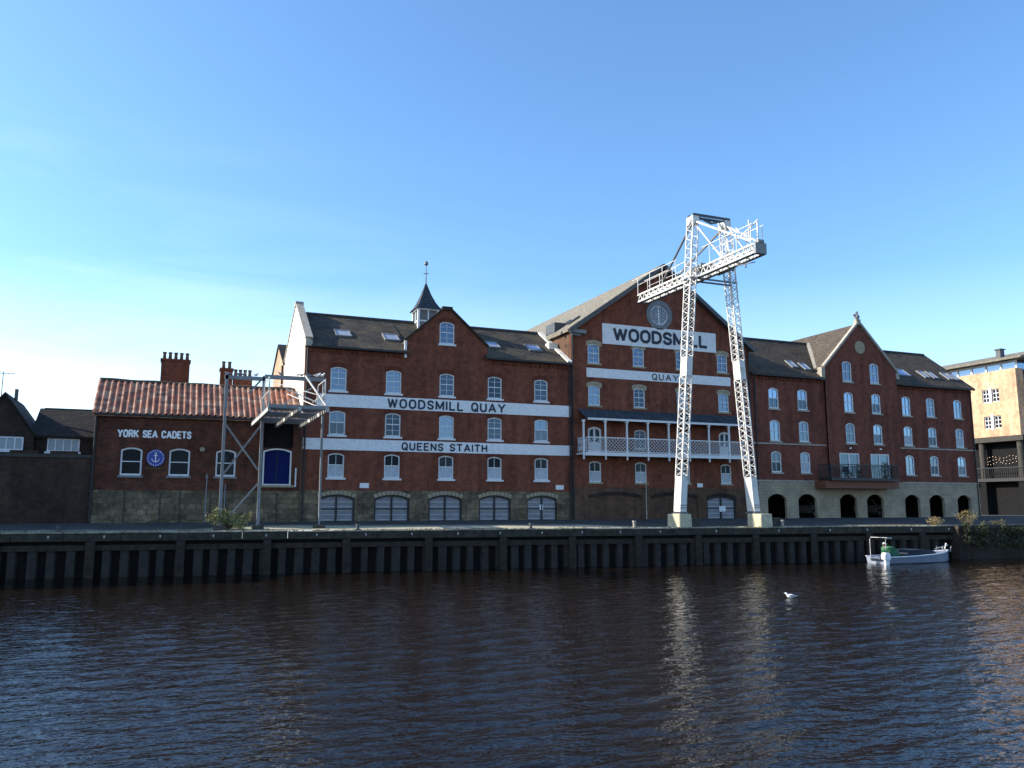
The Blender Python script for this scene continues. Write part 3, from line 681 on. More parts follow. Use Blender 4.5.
m = MB(); m.tube([(X0-.15+.5*i, YR, ZR+.0+.02*sin(i*1.3)-.035*sin(pi*i/22.)) for i in range(23)], .13, 8); m.build('ridge_tiles', 'terracotta', rf)
m = MB(); m.box(X0, X1-.05, FY-.12, FY-.002, ZE-.22, ZE-.1); m.build('eaves_course', 'brick_dark', cb)
gutter(cb, X0-.1, 5.0, FY-.26, ZE-.02)
for x in wx: window(cb, x, 5.05, 1.08, 1.53, .14, 'mid', FY, .085, 'glass_dark', None, 'letter_sill')if False else window(cb, x, 5.05, 1.08, 1.53, .14, 'mid', FY, .085, 'glass_dark', None, 'lead')
m = MB(); m.prism(doorh, FY+.1, FY+.16); bd = m.build('loading_door', 'blue_door', cb)
m = MB(); ring(m, doorh, arch(5.13, 6.58, 4.66, 6.64, .15), FY-.02, FY+.1); m.build('frame', 'white_paint', bd)
m = MB(); m.box(5.83, 5.87, FY+.085, FY+.1, 4.66, 6.6); m.build('centre_joint', 'black', bd)
m = MB(); m.box(4.9, 6.85, FY-.12, FY+.1, 4.47, 4.6); m.build('door_sill', 'lintel', cb)
m = MB(); m.prism(loadh, FY+.12, FY+.16); m.build('loading_hatch', 'void', cb)  # dark of the opening painted as a near-black sheet
m = MB(); m.tube([(6.92, FY-.08, 4.5), (6.92, FY-.08, 5.6)], .045, 8); m.build('white_pipe', 'white_paint', cb)
text_mesh(cb, 'YORK SEA CADETS', -2.66, 1.12, 7.12, 7.55, FY, 'letter_white', .2, .36)
# round badge with anchor
bx, bz = -.66, 6.02
m = MB(); m.tube([(bx, FY-.07, bz), (bx, FY, bz)], .47, 32); bg_ = m.build('round_badge', 'badge_blue', cb)
m = MB()
for i in range(20):
    t = 2*pi*i/20
    m.bar((bx+.37*cos(t), FY-.085, bz+.37*sin(t)), (bx+.43*cos(t+.1), FY-.085, bz+.43*sin(t+.1)), .05, .03)
m.bar((bx, FY-.09, bz-.2), (bx, FY-.09, bz+.2), .05, .03); m.bar((bx-.1, FY-.09, bz+.13), (bx+.1, FY-.09, bz+.13), .04, .03)
pa = [(bx+.19*cos(t), FY-.09, bz-.03+.19*sin(t)) for t in [pi+pi*i/8 for i in range(9)]]
m.tube(pa, .022, 6); m.tube([(bx+.05*cos(t), FY-.09, bz+.24+.05*sin(t)) for t in [2*pi*i/10 for i in range(11)]], .016, 6)
m.build('anchor_emblem', 'letter_white', bg_)
m = MB(); m.box(-1.15, -.18, FY-.05, FY, 5.38, 5.52); m.build('name_board', 'plaque', cb)
m = MB(); m.tube([(1.72, FY-.22, 6.55), (1.72, FY, 6.6)], [.14, .1], 12); m.build('wall_lamp', 'lintel', cb)
pipe(cb, X0+.02, 2.5, ZE-.1, FY, 'black', .06)
for x, z in ((2.05, 5.2), (3.05, 4.6)): pipe(cb, x, 2.5, z, FY-.08, 'steel_grey', .035, 'vent_pipe')
m = MB(); m.box(-6.2, -3.8, FY-.2, FY-.1, 8.47, 8.55); m.build('gutter_arm', 'coping_dark', cb)

# ================================================================== WAREHOUSE
wh = thing('warehouse', 'four-storey red brick quayside warehouse with two white lettered bands and a roof turret', 'warehouse', (16, FY, ZG))
WX0, WX1 = 7.25, 24.93; ZE = 13.0; WR = (54.7, 15.95)
cols = (9.26, 12.68, 16.15, 19.43, 22.74)
holes = []
for x in cols:
    for z in (10.3, 7.62, 5.07): holes.append(arch(x-.49, x+.49, z, z+1.47, .12))
holes.append(arch(15.62, 16.62, 13.68, 15.15, .14))
outer = [(WX0, 4.32), (WX1, 4.32), (WX1, ZE), (18.9, ZE), (18.9, 13.75), (18.6, 13.95), (16.42, 15.88), (15.8, 15.88), (13.65, 13.95), (13.35, 13.75), (13.35, ZE), (WX0, ZE)]
m = MB(); m.panel(outer, holes, FY, .13)
m.box(WX0+.3, WX1, 59.7, 60, 2.3, ZE)
m.build('wall', 'brick_red', wh)
gar = [(8.27, 10.44), (11.61, 13.82), (15.03, 17.21), (18.34, 20.53), (21.7, 23.81)]
gh = [arch(a, b, 2.42, 4.07, .24) for a, b in gar]
m = MB(); m.panel([(WX0, 2.3), (WX1, 2.3), (WX1, 4.32), (WX0, 4.32)], gh, FY-.05, .3); m.build('stone_base', 'stone', wh)
first = None
for a, b in gar:
    if first is None:
        w_ = 2.18; h_ = 1.62
        m = MB(); m.prism(arch(-1.1, 1.1, -.08, 1.58, .24), .1, .14); gd = m.build('garage_door', 'garage', None, local=True); gd.parent = wh
        f = MB(); ring(f, arch(-1.1, 1.1, -.06, 1.57, .24), arch(-1.0, 1.0, .02, 1.47, .22), .0, .1); f.box(-.05, .05, .02, .1, 0, 1.5); f.box(-1, 1, .03, .1, .68, .76)
        o2 = f.build('frame', 'black', None, local=True); o2.parent = gd
        f = MB()
        for s_ in (-1, 1):
            for z in (.06, .36, .62, .84, 1.12): f.box(*(sorted((s_*.07, s_*.97))), .075, .1, z, z+.045)
        o2 = f.build('battens', 'garage_pale', None, local=True); o2.parent = gd
        f = MB(); n = 9
        for i in range(n):
            t = (i+.5)/n; x = -1.1+2.2*t; z = 1.57-.24*(2*t-1)**2
            f.bar((x, -.07, z+.02), (x+(2*t-1)*.08, -.07, z+.24), 2.2/n-.03, .04, (0, 1, 0))
        o2 = f.build('stone_arch', 'lintel', None, local=True); o2.parent = gd
        first = gd
    else: gd = dup_tree(first, wh)
    gd.location = Vector(((a+b)/2, FY, ZG))-ORG[wh.name]
# painted bands with lettering
m = MB(); m.box(8.0, WX1, FY-.04, FY, 9.32, 10.08); b1 = m.build('painted_band', 'white_band', wh)
text_mesh(b1, 'WOODSMILL QUAY', 12.3, 20.15, 9.39, 9.99, FY-.04, 'letter', .19, .42)
m = MB(); m.box(WX0+.02, WX1, FY-.04, FY, 6.72, 7.4); b2 = m.build('painted_band', 'white_band', wh)
text_mesh(b2, 'QUEENS STAITH', 13.25, 18.9, 6.8, 7.3, FY-.04, 'letter', .19, .42)
for x in cols:
    window(wh, x, 10.3, .98, 1.47, .12, 'sash', lintel='brick_head'); window(wh, x, 7.62, .98, 1.47, .12, 'sash', lintel='brick_head', low='glass_interior' if x in (cols[0], cols[4]) else None)
    window(wh, x, 5.07, .98, 1.47, .12, 'sash', glass='glass_dark', low='curtain', lintel='brick_head')
window(wh, 16.12, 13.68, 1.0, 1.47, .14, 'sash', lintel='brick_head')
dentils(wh, WX0+.1, 13.3, 12.72, 'brick_red'); dentils(wh, 18.95, WX1-.02, 12.72, 'brick_red')
m = MB(); m.prism([(FY+.14, 2.3), (59.98, 2.3), (59.98, 13.2), (55.0, 16.38), (54.4, 16.38), (FY+.14, 13.5)], WX0-.03, WX0+.3, 'yz')
m.build('rendered_side_wall', 'white_render', wh)
m = MB()
for (ya, za, yb, zb) in ((49.75, 13.38, 54.4, 16.46), (60.2, 13.2, 55, 16.46)):
    m.bar((WX0+.14, ya, za), (WX0+.14, yb, zb), .46, .14)
m.box(WX0-.12, WX0+.4, 54.4, 55, 16.4, 16.68); m.box(WX0-.05, WX0+.35, 49.7, 50.2, 12.9, 13.25)
m.build('parapet_coping', 'coping', wh)
# roofs
m = MB()
m.slope(WX0+.3, 13.6, 49.7, 12.98, *WR); m.slope(18.7, WX1+.02, 49.7, 12.98, *WR); m.slope(13.6, 18.7, 50.25, 13.15, *WR)
m.slope(WX0+.3, WX1+.02, 60.3, 12.9, *WR); rw = m.build('roof', 'slate', wh)
m = MB(); m.slope_y(50.12, 54.7, 13.4, 13.72, 16.12, 15.97); m.slope_y(50.12, 54.7, 18.85, 13.72, 16.12, 15.97); m.build('cross_roof', 'slate_mod_y', wh)
m = MB(); m.tube([(WX0+.5, WR[0], WR[1]+.02), (WX1, WR[0], WR[1]+.02)], .12, 8); m.build('ridge_tiles', 'coping_dark', rw)
m = MB()
for (xa, za, xb, zb) in ((13.3, 13.72, 15.85, 15.98), (18.95, 13.72, 16.38, 15.98)):
    m.bar((xa, FY+.04, za), (xb, FY+.04, zb), .34, .12, (0, 0, 1))
m.box(15.78, 16.46, FY-.1, FY+.25, 15.9, 16.14); m.build('gable_coping', 'brick_dark', wh)
m = MB(); m.bar((WX1-.16, 49.7, 13.06), (WX1-.16, 54.7, 16.06), .34, .1); m.box(WX1-.7, WX1-.02, 51.9, 52.5, 14.3, 14.75); m.build('roof_flashing', 'white_render', wh)
gutter(wh, WX0+.35, 13.3, 49.68, 12.93); gutter(wh, 19.0, WX1, 49.68, 12.93)
for (x, y) in ((9.75, 51.7), (12.85, 51.65), (19.85, 51.75), (22.95, 51.75)): rooflight(wh, x, y, 1.0, 1.15, 49.7, 12.98, *WR)
pipe(wh, WX0+.12, 2.5, 12.8); pipe(wh, WX1-.1, 2.5, 12.8)
m = MB(); m.box(13.3, 13.45, FY-.12, FY-.02, 12.6, 13.7); m.build('white_bracket', 'white_paint', wh)
for x, z in ((11.0, 4.62), (24.05, 4.62)):
    m = MB(); m.box(x-.28, x+.28, FY-.03, FY, z-.15, z+.15); m.build('sign_plate', 'white_band', wh)
m = MB(); m.box(22.6, 22.85, FY+.02, FY+.045, 3.15, 3.5); m.build('door_notice', 'white_band', wh)
# turret
tx, ty = 15.95, 54.4; h = .68
t_ = MB(); t_.box(tx-h, tx+h, ty-h, ty+h, 15.3, 15.95); tb = t_.build('turret_base', 'lead', wh)
m = MB()
for sx in (-1, 1):
    for sy in (-1, 1): m.box(tx+sx*h-.07, tx+sx*h+.07, ty+sy*h-.07, ty+sy*h+.07, 15.35, 16.75)
for s_ in (-1, 1): m.box(tx-.04, tx+.04, ty+s_*h-.04, ty+s_*h+.04, 15.95, 16.75); m.box(tx+s_*h-.04, tx+s_*h+.04, ty-.04, ty+.04, 15.95, 16.75)
m.box(tx-h-.12, tx+h+.12, ty-h-.12, ty+h+.12, 16.72, 16.82); m.box(tx-h-.05, tx+h+.05, ty-h-.05, ty+h+.05, 15.9, 16.0)
m.build('white_frame', 'white_paint', tb)
m = MB()
for i in range(6):
    z = 16.02+i*.12; m.box(tx-h+.02, tx+h-.02, ty-h+.02, ty+h-.02, z, z+.07)
m.box(tx-h+.08, tx+h-.08, ty-h+.08, ty+h-.08, 15.95, 16.72)
m.build('louvres', 'lead', tb)
m = MB(); prof = [(16.8, .92), (16.98, .78), (17.3, .58), (17.9, .32), (18.75, .05)]
for i in range(4):
    (za, ra), (zb, rb) = prof[i], prof[i+1]
    A = [(tx+sx*ra, ty+sy*ra, za) for sx, sy in ((-1,-1),(1,-1),(1,1),(-1,1))]; B = [(tx+sx*rb, ty+sy*rb, zb) for sx, sy in ((-1,-1),(1,-1),(1,1),(-1,1))]
    for k in range(4): m.face([A[k], A[(k+1) % 4], B[(k+1) % 4], B[k]])
m.face([(tx+sx*.92, ty+sy*.92, 16.8) for sx, sy in ((-1,-1),(1,-1),(1,1),(-1,1))])
sp = m.build('turret_spire', 'slate_blue', wh)
m = MB(); m.tube([(tx, ty, 18.6), (tx, ty, 20.2)], [.05, .02], 6); m.bar((tx-.2, ty, 19.5), (tx+.2, ty, 19.5), .04); m.bar((tx-.02, ty-.2, 19.5), (tx, ty+.2, 19.5), .04)
m.tube([(tx, ty, 20.05), (tx, ty, 20.15), (tx, ty, 20.3), (tx, ty, 20.42)], [.02, .15, .15, .02], 8)
m.build('weather_vane', 'lead', sp)

# ================================================================== MILL
ml = thing('tall_mill', 'tallest red brick mill with a broad gable, round window and large white sign', 'mill', (32.4, FY, ZG))
MX0, MX1 = 24.97, 39.87
holes = []; wr1 = (26.73, 30.3, 33.87, 37.44)
for x in wr1:
    holes += [arch(x-.46, x+.46, 13.12, 14.5, .13), arch(x-.46, x+.46, 10.2, 11.6, .13), arch(x-.46, x+.46, 4.98, 6.4, .13)]
for x in wr1[1:3]: holes.append(arch(x-.46, x+.46, 7.3, 8.66, .13))
for x in (wr1[0], wr1[3]): holes.append(arch(x-.52, x+.52, 6.92, 8.75, .18))
rc = (32.1, 17.0); ro = [(rc[0]+.75*cos(2*pi*i/28), rc[1]+.75*sin(2*pi*i/28)) for i in range(28)]; holes.append(ro)
gd = (35.65, 38.2); holes.append(arch(gd[0], gd[1], 2.42, 4.1, .25))
blind = [arch(26.2, 30.3, 2.42, 4.15, .22), arch(31.0, 34.9, 2.42, 4.15, .22)]
m = MB(); m.panel([(MX0, 5.0-.35), (MX1, 4.65), (MX1, 15.25), (32.4, 20.5), (MX0, 15.55)], [h_ for h_ in holes if h_[0][1] > 4.7 or len(h_) == 28], FY-.02, .16)
m.box(MX1-.3, MX1, FY+.15, 76, 2.3, 15.25); m.box(MX0+.32, MX1-.3, 75.7, 76, 2.3, 15.2)
m.build('wall', 'brick_mill', ml)
m = MB(); m.box(MX0, MX0+.3, FY+.15, 76, 2.3, 15.5); m.build('side_wall', 'brick_old', ml)
m = MB(); m.panel([(MX0, 2.3), (MX1, 2.3), (MX1, 4.65), (MX0, 4.65)], [holes[-1]]+blind, FY-.04, .16); m.build('ground_storey_wall', 'brick_old', ml)
m = MB()
for b in blind: m.prism(b, FY+.03, FY+.1)
m.build('blocked_archways', 'brick_old', ml)
m = MB()
for b in blind+[holes[-1]]:
    a_, c_ = b[0][0], b[1][0]; n = 16; zt = max(p[1] for p in b)
    for i in range(n):
        t = (i+.5)/n; x = a_+(c_-a_)*t; z = zt-.23*(2*t-1)**2
        m.bar((x, FY-.055, z), (x+(2*t-1)*.06, FY-.055, z+.22), (c_-a_)/n-.02, .03, (0, 1, 0))
m.build('brick_arches', 'brick_dark', ml)
gd2 = dup_tree(first, ml); gd2.location = Vector((36.92, FY+.01, ZG))-ORG[ml.name]; gd2.scale = (1.16, 1, 1.02)
for ch in list(gd2.children):
    if ch.name.startswith('stone_arch'): bpy.data.objects.remove(ch)
m = MB(); m.box(36.75, 37.3, FY+.02, FY+.05, 3.0, 3.4); m.build('door_notice', 'white_band', ml)
m = MB(); m.box(34.9, 35.35, FY-.05, FY-.02, 4.72, 5.0); m.build('sign_plate', 'white_band', ml)
for x in wr1:
    window(ml, x, 13.12, .92, 1.38, .13, 'sash', FY-.02, lintel='lintel', sill='lintel'); window(ml, x, 10.2, .92, 1.4, .13, 'sash', FY-.02, lintel='lintel', sill='lintel')
    window(ml, x, 4.98, .92, 1.42, .13, 'sash', FY-.02, glass='glass_dark', low='curtain', sill='lintel')
for x in wr1[1:3]: window(ml, x, 7.3, .92, 1.36, .13, 'sash', FY-.02, sill='lintel')
for x in (wr1[0], wr1[3]): window(ml, x, 6.92, 1.04, 1.83, .18, 'door', FY-.02, .13, 'glass_dark', None, None, name='balcony_door')
# round window
m = MB(); m.prism(ro, FY+.09, FY+.12); rw_ = m.build('round_window', 'glass', ml)
def circ(r, n=28, c=rc): return [(c[0]+r*cos(2*pi*i/n), c[1]+r*sin(2*pi*i/n)) for i in range(n)]
m = MB(); ring(m, circ(.75), circ(.66), FY+.02, FY+.09)
m.box(rc[0]-.045, rc[0]+.045, FY+.03, FY+.09, rc[1]-.7, rc[1]+.7)
for k in range(-5, 6):
    d = k*.22
    for sgn in (-1, 1):
        hl = sqrt(max(0, .69**2-(d*.7071)**2)); cx, cz = rc[0]+d*.5*1, rc[1]-sgn*d*.5
        if abs(d)*.7071 < .68: m.bar((cx-hl*.7071, FY+.06, cz-sgn*hl*.7071), (cx+hl*.7071, FY+.06, cz+sgn*hl*.7071), .034, .034)
m.build('frame', 'white_paint', rw_)
m = MB(); ring(m, circ(1.08), circ(.75), FY-.07, FY-.01); m.build('stone_surround', 'lead', rw_)
m = MB(); m.box(27.42, 36.9, FY-.07, FY-.02, 14.57, 16.02); sg = m.build('sign_board', 'white_band', ml)
text_mesh(sg, 'WOODSMILL', 28.25, 36.15, 14.83, 15.8, FY-.07, 'letter', .22, .3)
m = MB(); m.box(26.15, 38.1, FY-.05, FY-.02, 12.15, 12.8); sg = m.build('painted_band', 'white_band', ml)
text_mesh(sg, 'QUAY', 31.35, 33.55, 12.24, 12.7, FY-.05, 'letter', .16, .45)
# roof
m = MB(); m.slope_y(49.6, 76.4, MX0-.25, 15.42, 32.4, 20.78, .22); m.slope_y(49.6, 76.4, MX1+.25, 15.12, 32.4, 20.78, .22); rm = m.build('roof', 'slate_mill', ml)
m = MB(); m.bar((MX0-.25, 49.66, 15.2), (32.4, 49.66, 20.62), .3, .28); m.bar((MX1+.25, 49.66, 14.92), (32.4, 49.66, 20.62), .3, .28); m.build('bargeboard', 'dark_steel', rm)
m = MB(); m.box(MX0-.1, 26.0, 49.62, 50, 15.1, 15.35); m.box(MX0, 25.7, 49.8, 50, 14.95, 15.1); m.build('kneeler', 'lead', ml)
m = MB(); m.box(25.15, 26.0, 52.9, 54.4, 15.75, 16.5); m.build('dormer', 'dark_steel', rm)
for yy in (51.9, 53.3):       # rooflights in the side slope
    f = MB(); c0 = Vector((26.2, yy, 15.42+(26.2-24.72)*.698)); d = Vector((1, 0, .698)).normalized(); n = Vector((-d.z, 0, d.x))
    f.bar(c0-d*.55+n*.08, c0+d*.55+n*.08, .5, .1, n); o2 = f.build('rooflight', 'dark_steel', rm)
m = MB(); m.box(25.0, 25.03, 0, 0, 0, 0) if False else None
pipe(ml, 25.05, 2.5, 15.0, FY-.02); pipe(ml, 30.6, 2.5, 4.9, FY-.04, 'coping', .04, 'vent_pipe'); pipe(ml, MX1-.1, 2.5, 15, FY-.02)
# verandah
vr = MB(); VY = 48.75
vr.slope(25.45, 38.65, VY-.12, 9.2, FY-.02, 9.95, .08); v_ = vr.build('verandah_roof', 'slate_blue', ml)
m = MB(); m.box(25.5, 38.6, VY-.16, VY-.06, 9.06, 9.2); m.build('fascia', 'white_paint', v_)
m = MB(); m.box(25.3, 38.5, VY-.05, FY-.04, 6.8, 6.9); m.box(25.3, 38.5, VY-.1, VY-.02, 6.7, 6.92); m.build('verandah_floor', 'white_paint', ml)
posts = [at(px, 440, VY).x for px in (583.7, 605.5, 627, 648, 668.8, 689.5, 709, 729)]
pp = None
for x in posts:
    if pp is None:
        pp = MB().box(-.05, .05, -.05, .05, -2.45, 0).box(-.09, .09, -.09, .09, -.12, .0).build('verandah_post', 'white_paint', None, local=True); pp.parent = ml; q_ = pp
    else: q_ = pp.copy(); COL.objects.link(q_)
    q_.parent = ml; q_.location = Vector((x, VY, 9.06))-ORG[ml.name]
ends = posts+[38.45]
m = MB(); zb, zt = 6.98, 7.92
def lattice(mb, x0, x1, y):
    n = max(2, round((x1-x0)/.24)); s_ = (x1-x0)/n; rows_ = 4; hh = (zt-zb)/rows_
    for i in range(n):
        for r_ in range(rows_):
            xa = x0+i*s_; za = zb+r_*hh
            mb.bar((xa, y, za), (xa+s_, y, za+hh), .034, .02); mb.bar((xa, y, za+hh), (xa+s_, y, za), .034, .02)
    mb.bar((x0, y, zt), (x1, y, zt), .06); mb.bar((x0, y, zb), (x1, y, zb), .045)
lattice(m, 25.45, ends[0], VY)
for i in range(len(ends)-1): lattice(m, ends[i]+.06, ends[i+1]-.06, VY)
for i in range(5): m.bar((25.42, VY+i*.25, zb), (25.42, VY+(i+1)*.25, zt), .03); m.bar((25.42, VY+i*.25, zt), (25.42, VY+(i+1)*.25, zb), .03)
m.bar((25.42, VY, zt), (25.42, FY, zt), .06)
m.build('lattice_railing', 'white_paint', ml)
m = MB()
for x in posts: m.box(x-.045, x+.045, VY-.045, VY+.045, 6.45, 6.72); 
m.build('brackets', 'white_paint', ml)

# ================================================================== MODERN BLOCK
md = thing('riverside_apartments', 'plum brick apartment block with cream arched base, steep gable and grey rooflights', 'apartment building', (51.5, FY, ZG))
AX0, AX1 = 39.9, 63.05; GX0, GX1 = 46.9, 54.35; GY = FY-.25; R2 = (54.5, 17.0)
cB = (42.05, 44.8, 49.18, 52.02, 55.52, 58.22, 61.34); ww, hh_ = .95, 1.6
holesL, holesG, holesR = [], [], []
for i, x in enumerate(cB):
    H_ = holesG if i in (2, 3) else (holesL if i < 2 else holesR)
    for z in ((10.68, 8.23) if i in (2, 3) else (10.68, 8.23, 5.88)): H_.append(arch(x-ww/2, x+ww/2, z, z+hh_, .17))
for x in (49.18, 52.02): holesG.append(arch(x-ww/2, x+ww/2, 13.1, 14.75, .17))
fd = ((47.92, 49.95), (51.07, 53.05))
for a, b in fd: holesG.append(rect(a, b, 5.52, 7.48))
m = MB()
m.panel([(AX0, 5.3), (GX0, 5.3), (GX0, 13.25), (AX0, 13.25)], holesL, FY, .14)
m.panel([(GX1, 5.3), (AX1, 5.3), (AX1, 13.25), (GX1, 13.25)], holesR, FY, .14)
m.panel([(GX0, 5.3), (GX1, 5.3), (GX1, 14.15), (50.75, 17.75), (50.5, 17.75), (GX0, 14.15)], holesG, GY, .14)
m.box(GX0, GX0+.12, GY+.01, FY+1.2, 5.3, 14.1); m.box(GX1-.12, GX1, GY+.01, FY+1.2, 5.3, 14.1)
m.prism([(FY+.14, 2.3), (59, 2.3), (59, 13.2), (54.5, 16.85), (FY+.14, 13.2)], AX1-.3, AX1, 'yz')
m.box(AX0, AX0+.3, FY+.14, 59, 2.3, 13.2); m.box(AX0+.3, AX1-.3, 58.7, 59, 2.3, 13.2)
m.build('wall', 'brick_modern', md)
ar = [(41.03, 42.78), (43.87, 45.62), (47.89, 49.62), (50.61, 52.33), (54.6, 56.23), (57.27, 58.94), (60.42, 61.97)]
m = MB(); m.panel([(AX0, 2.3), (AX1, 2.3), (AX1, 5.3), (AX0, 5.3)], [arch(a, b, 2.42, 4.3, .42, 12) for a, b in ar], FY-.06, .24); m.build('arched_base', 'cream_stone', md)
m = MB(); m.box(AX0, GX0-.3, FY-.1, FY-.061, 5.22, 5.32); m.box(GX1+.3, AX1, FY-.1, FY-.061, 5.22, 5.32); m.build('string_course', 'coping', md)
m = MB(); m.box(AX0, GX0-.01, FY-.05, FY, 7.98, 8.08); m.box(GX1+.01, AX1, FY-.05, FY, 7.98, 8.08); m.build('string_course', 'coping', md)
m = MB(); m.box(AX0+.3, AX1-.3, 55.6, 55.8, 2.4, 5.2); m.box(AX0+.31, AX1-.31, FY+.5, 55.6, 5.2, 5.3); m.box(AX1-.42, AX1-.31, FY+.45, 55.6, 2.4, 5.19); m.box(AX0+.31, AX0+.42, FY+.45, 55.6, 2.4, 5.19); m.build('car_park_lining', 'void', md)  # undercroft's darkness put into the lining's near-black colour
WV = ('glass_interior', None, 'curtain', 'glass_interior', None, 'glass_interior', None)
for i, x in enumerate(cB):
    yy = GY if i in (2, 3) else FY
    for z in ((10.68, 8.23) if i in (2, 3) else (10.68, 8.23, 5.88)): window(md, x, z, ww, hh_, .17, 'mid_bar', yy, .09, 'glass_mod', None, 'coping', low=WV[int(z+i*3.7) % 7])
for x in (49.18, 52.02): window(md, x, 13.1, ww, 1.65, .17, 'mid_bar', GY, .09, 'glass_mod', None, 'coping')
for a, b in fd: window(md, (a+b)/2, 5.52, b-a, 1.96, 0, 'french', GY, .12, 'glass', None, None, name='french_door')
dentils(md, AX0+.05, GX0-.02, 13.0, 'brick_modern'); dentils(md, GX1+.02, AX1, 13.0, 'brick_modern')
m = MB(); m.slope(AX0-.02, GX0+.1, 49.68, 13.28, *R2); m.slope(GX1-.1, AX1+.15, 49.68, 13.28, *R2); m.slope(GX0+.1, GX1-.1, 50.4, 13.8, *R2)
m.slope(AX0-.02, AX1+.15, 59.3, 13.1, *R2); ra = m.build('roof', 'slate_mod', md)
m = MB(); m.slope_y(GY+.02, 59.5, GX0-.12, 14.1, 50.62, 17.9); m.slope_y(GY+.02, 59.5, GX1+.12, 14.1, 50.62, 17.9); m.build('cross_roof', 'slate_mod_y', md)
m = MB(); m.tube([(AX0, R2[0], R2[1]+.02), (AX1, R2[0], R2[1]+.02)], .1, 8); m.build('ridge_tiles', 'coping_dark', ra)
m = MB(); m.bar((GX0-.12, GY+.02, 14.18), (50.5, GY+.02, 17.94), .32, .16); m.bar((GX1+.12, GY+.02, 14.18), (50.74, GY+.02, 17.94), .32, .16)
m.box(50.4, 50.84, GY-.08, GY+.22, 17.8, 18.25); m.box(GX0-.32, GX0+.02, GY-.03, GY+.4, 13.6, 14.12); m.box(GX1-.02, GX1+.32, GY-.03, GY+.4, 13.6, 14.12)
m.build('gable_coping', 'coping', md)
m = MB(); m.bar((GX0-.1, 50.55, 14.1), (49.72, 54.5, 17.1), .26, .1); m.box(GX0-.34, GX0-.02, 49.7, 50.3, 13.1, 13.75); m.build('valley_flashing', 'coping', md)
m = MB(); m.tube([(50.62, GY-.05, 15.95), (50.62, GY, 15.95)], .52, 28); m.build('roundel', 'lintel', md)
# stone bird finial
m = MB(); m.tube([(50.62, GY+.05, 18.25), (50.62, GY+.05, 18.35), (50.62, GY+.08, 18.5), (50.62, GY+.1, 18.7), (50.62, GY+.06, 18.85), (50.62, GY+.02, 18.93)], [.08, .18, .2, .13, .1, .03], 10)
m.bar((50.62-.32, GY+.12, 18.62), (50.62+.3, GY+.12, 18.5), .1, .16); m.build('bird_finial', 'lead', md)
gutter(md, AX0, GX0-.4, 49.66, 13.2); gutter(md, GX1+.35, AX1, 49.66, 13.2)
for x in (44.9, 46.0): rooflight(md, x, 51.15 if x < 45.5 else 50.95, .62, 1.1, 49.68, 13.28, *R2)
for x, w_ in ((56.5, 1.25), (59.0, .6), (60.0, .6), (62.05-.3, .6), (62.7-.1, .6)): rooflight(md, x, 51.2, w_, 1.2, 49.68, 13.28, *R2)
pipe(md, AX0+.35, 5.3, 13); pipe(md, AX1-.2, 2.5, 13); pipe(md, AX0+.2, 2.5, 5.2, FY-.06)
# balcony
BL, BR = at(831.5, 479, 48.4).x, at(899, 480, 48.4).x
m = MB(); m.box(BL, BR, 48.35, GY, 5.3, 5.42); bl = m.build('balcony_floor', 'iron_rail', md)
m = MB(); m.box(at(826, 484, 48.75).x, at(899, 484, 48.75).x, 48.75, FY-.07, 4.72, 5.29); m.build('balcony_beam', 'soffit', md)
m = MB()
def railing(x0, x1, y0, y1, z0, z1, n, r=.018):
    for i in range(n+1):
        t = i/n; m.bar((x0+(x1-x0)*t, y0+(y1-y0)*t, z0), (x0+(x1-x0)*t, y0+(y1-y0)*t, z1), r)
    for z in (z0+.05, z1): m.bar((x0, y0, z), (x1, y1, z), .05)
railing(BL+.05, BR-.05, 48.4, 48.4, 5.42, 6.5, 44, .022); railing(BL+.05, BL+.05, 48.4, GY, 5.42, 6.5, 9, .03); railing(BR-.05, BR-.05, 48.4, GY, 5.42, 6.5, 9, .03)
for x in [BL+.05+(BR-BL-.1)*k/4 for k in range(5)]: m.bar((x, 48.4, 5.3), (x, 48.4, 6.55), .06)
m.build('railing', 'iron_rail', bl)
for x in (49.0, 52.1):
    m = MB(); m.tube([(x, GY-.12, 7.85), (x, GY, 7.85)], .07, 8); m.build('wall_lamp', 'letter_white', md)

# planters with plants on the balcony
def potted(x, y, z, r, hgt, label, n=150, mat='ivy'):
    t = thing('potted_plant', label, 'plant', (x, y, z), 'potted plants on the balcony')
    MB().tube([(x, y, z), (x, y, z+.3)], [.13, .18], 10).build('pot', 'terracotta', t)
    m = MB(); leaves(m, (x, y, z+.3+hgt/2), (r, r*.8, hgt/2), n, .07); m.tube([(x, y, z+.28), (x, y, z+.3+hgt/2)], .02, 5); m.build('foliage', mat, t)
random.seed(11)
potted(48.9, 48.9, 5.42, .28, .9, 'leafy plant in a clay pot between the two glazed balcony doors')
potted(49.3, 49.1, 5.42, .2, .5, 'small plant in a pot just left of the right balcony door', 90)
potted(51.6, 48.9, 5.42, .35, 1.1, 'bushy potted plant at the right end of the balcony')
potted(52.1, 48.7, 5.42, .2, .7, 'narrow potted plant against the right balcony rail corner', 90)
potted(46.3, 49.0, 5.42, .25, .8, 'potted plant at the left end of the dark balcony', 110)
# table and chair? kept as blue cover box on the balcony
t = thing('folding_chair', 'dark blue folding chair on the balcony in front of the left glazed door', 'chair', (48.0, 49.0, 5.42))
m = MB(); m.box(47.75, 48.2, 48.8, 49.25, 5.84, 5.9); m.build('seat', 'boat_blue', t)
m = MB(); m.box(47.75, 48.2, 49.25, 49.3, 5.95, 6.4); m.build('backrest', 'boat_blue', t)
for dx in (.02, .43):
    m = MB(); m.bar((47.75+dx, 48.8, 5.42), (47.75+dx, 49.27, 6.4), .03); m.bar((47.75+dx, 49.25, 5.42), (47.75+dx, 48.85, 5.86), .03); m.build('leg', 'iron_rail', t)

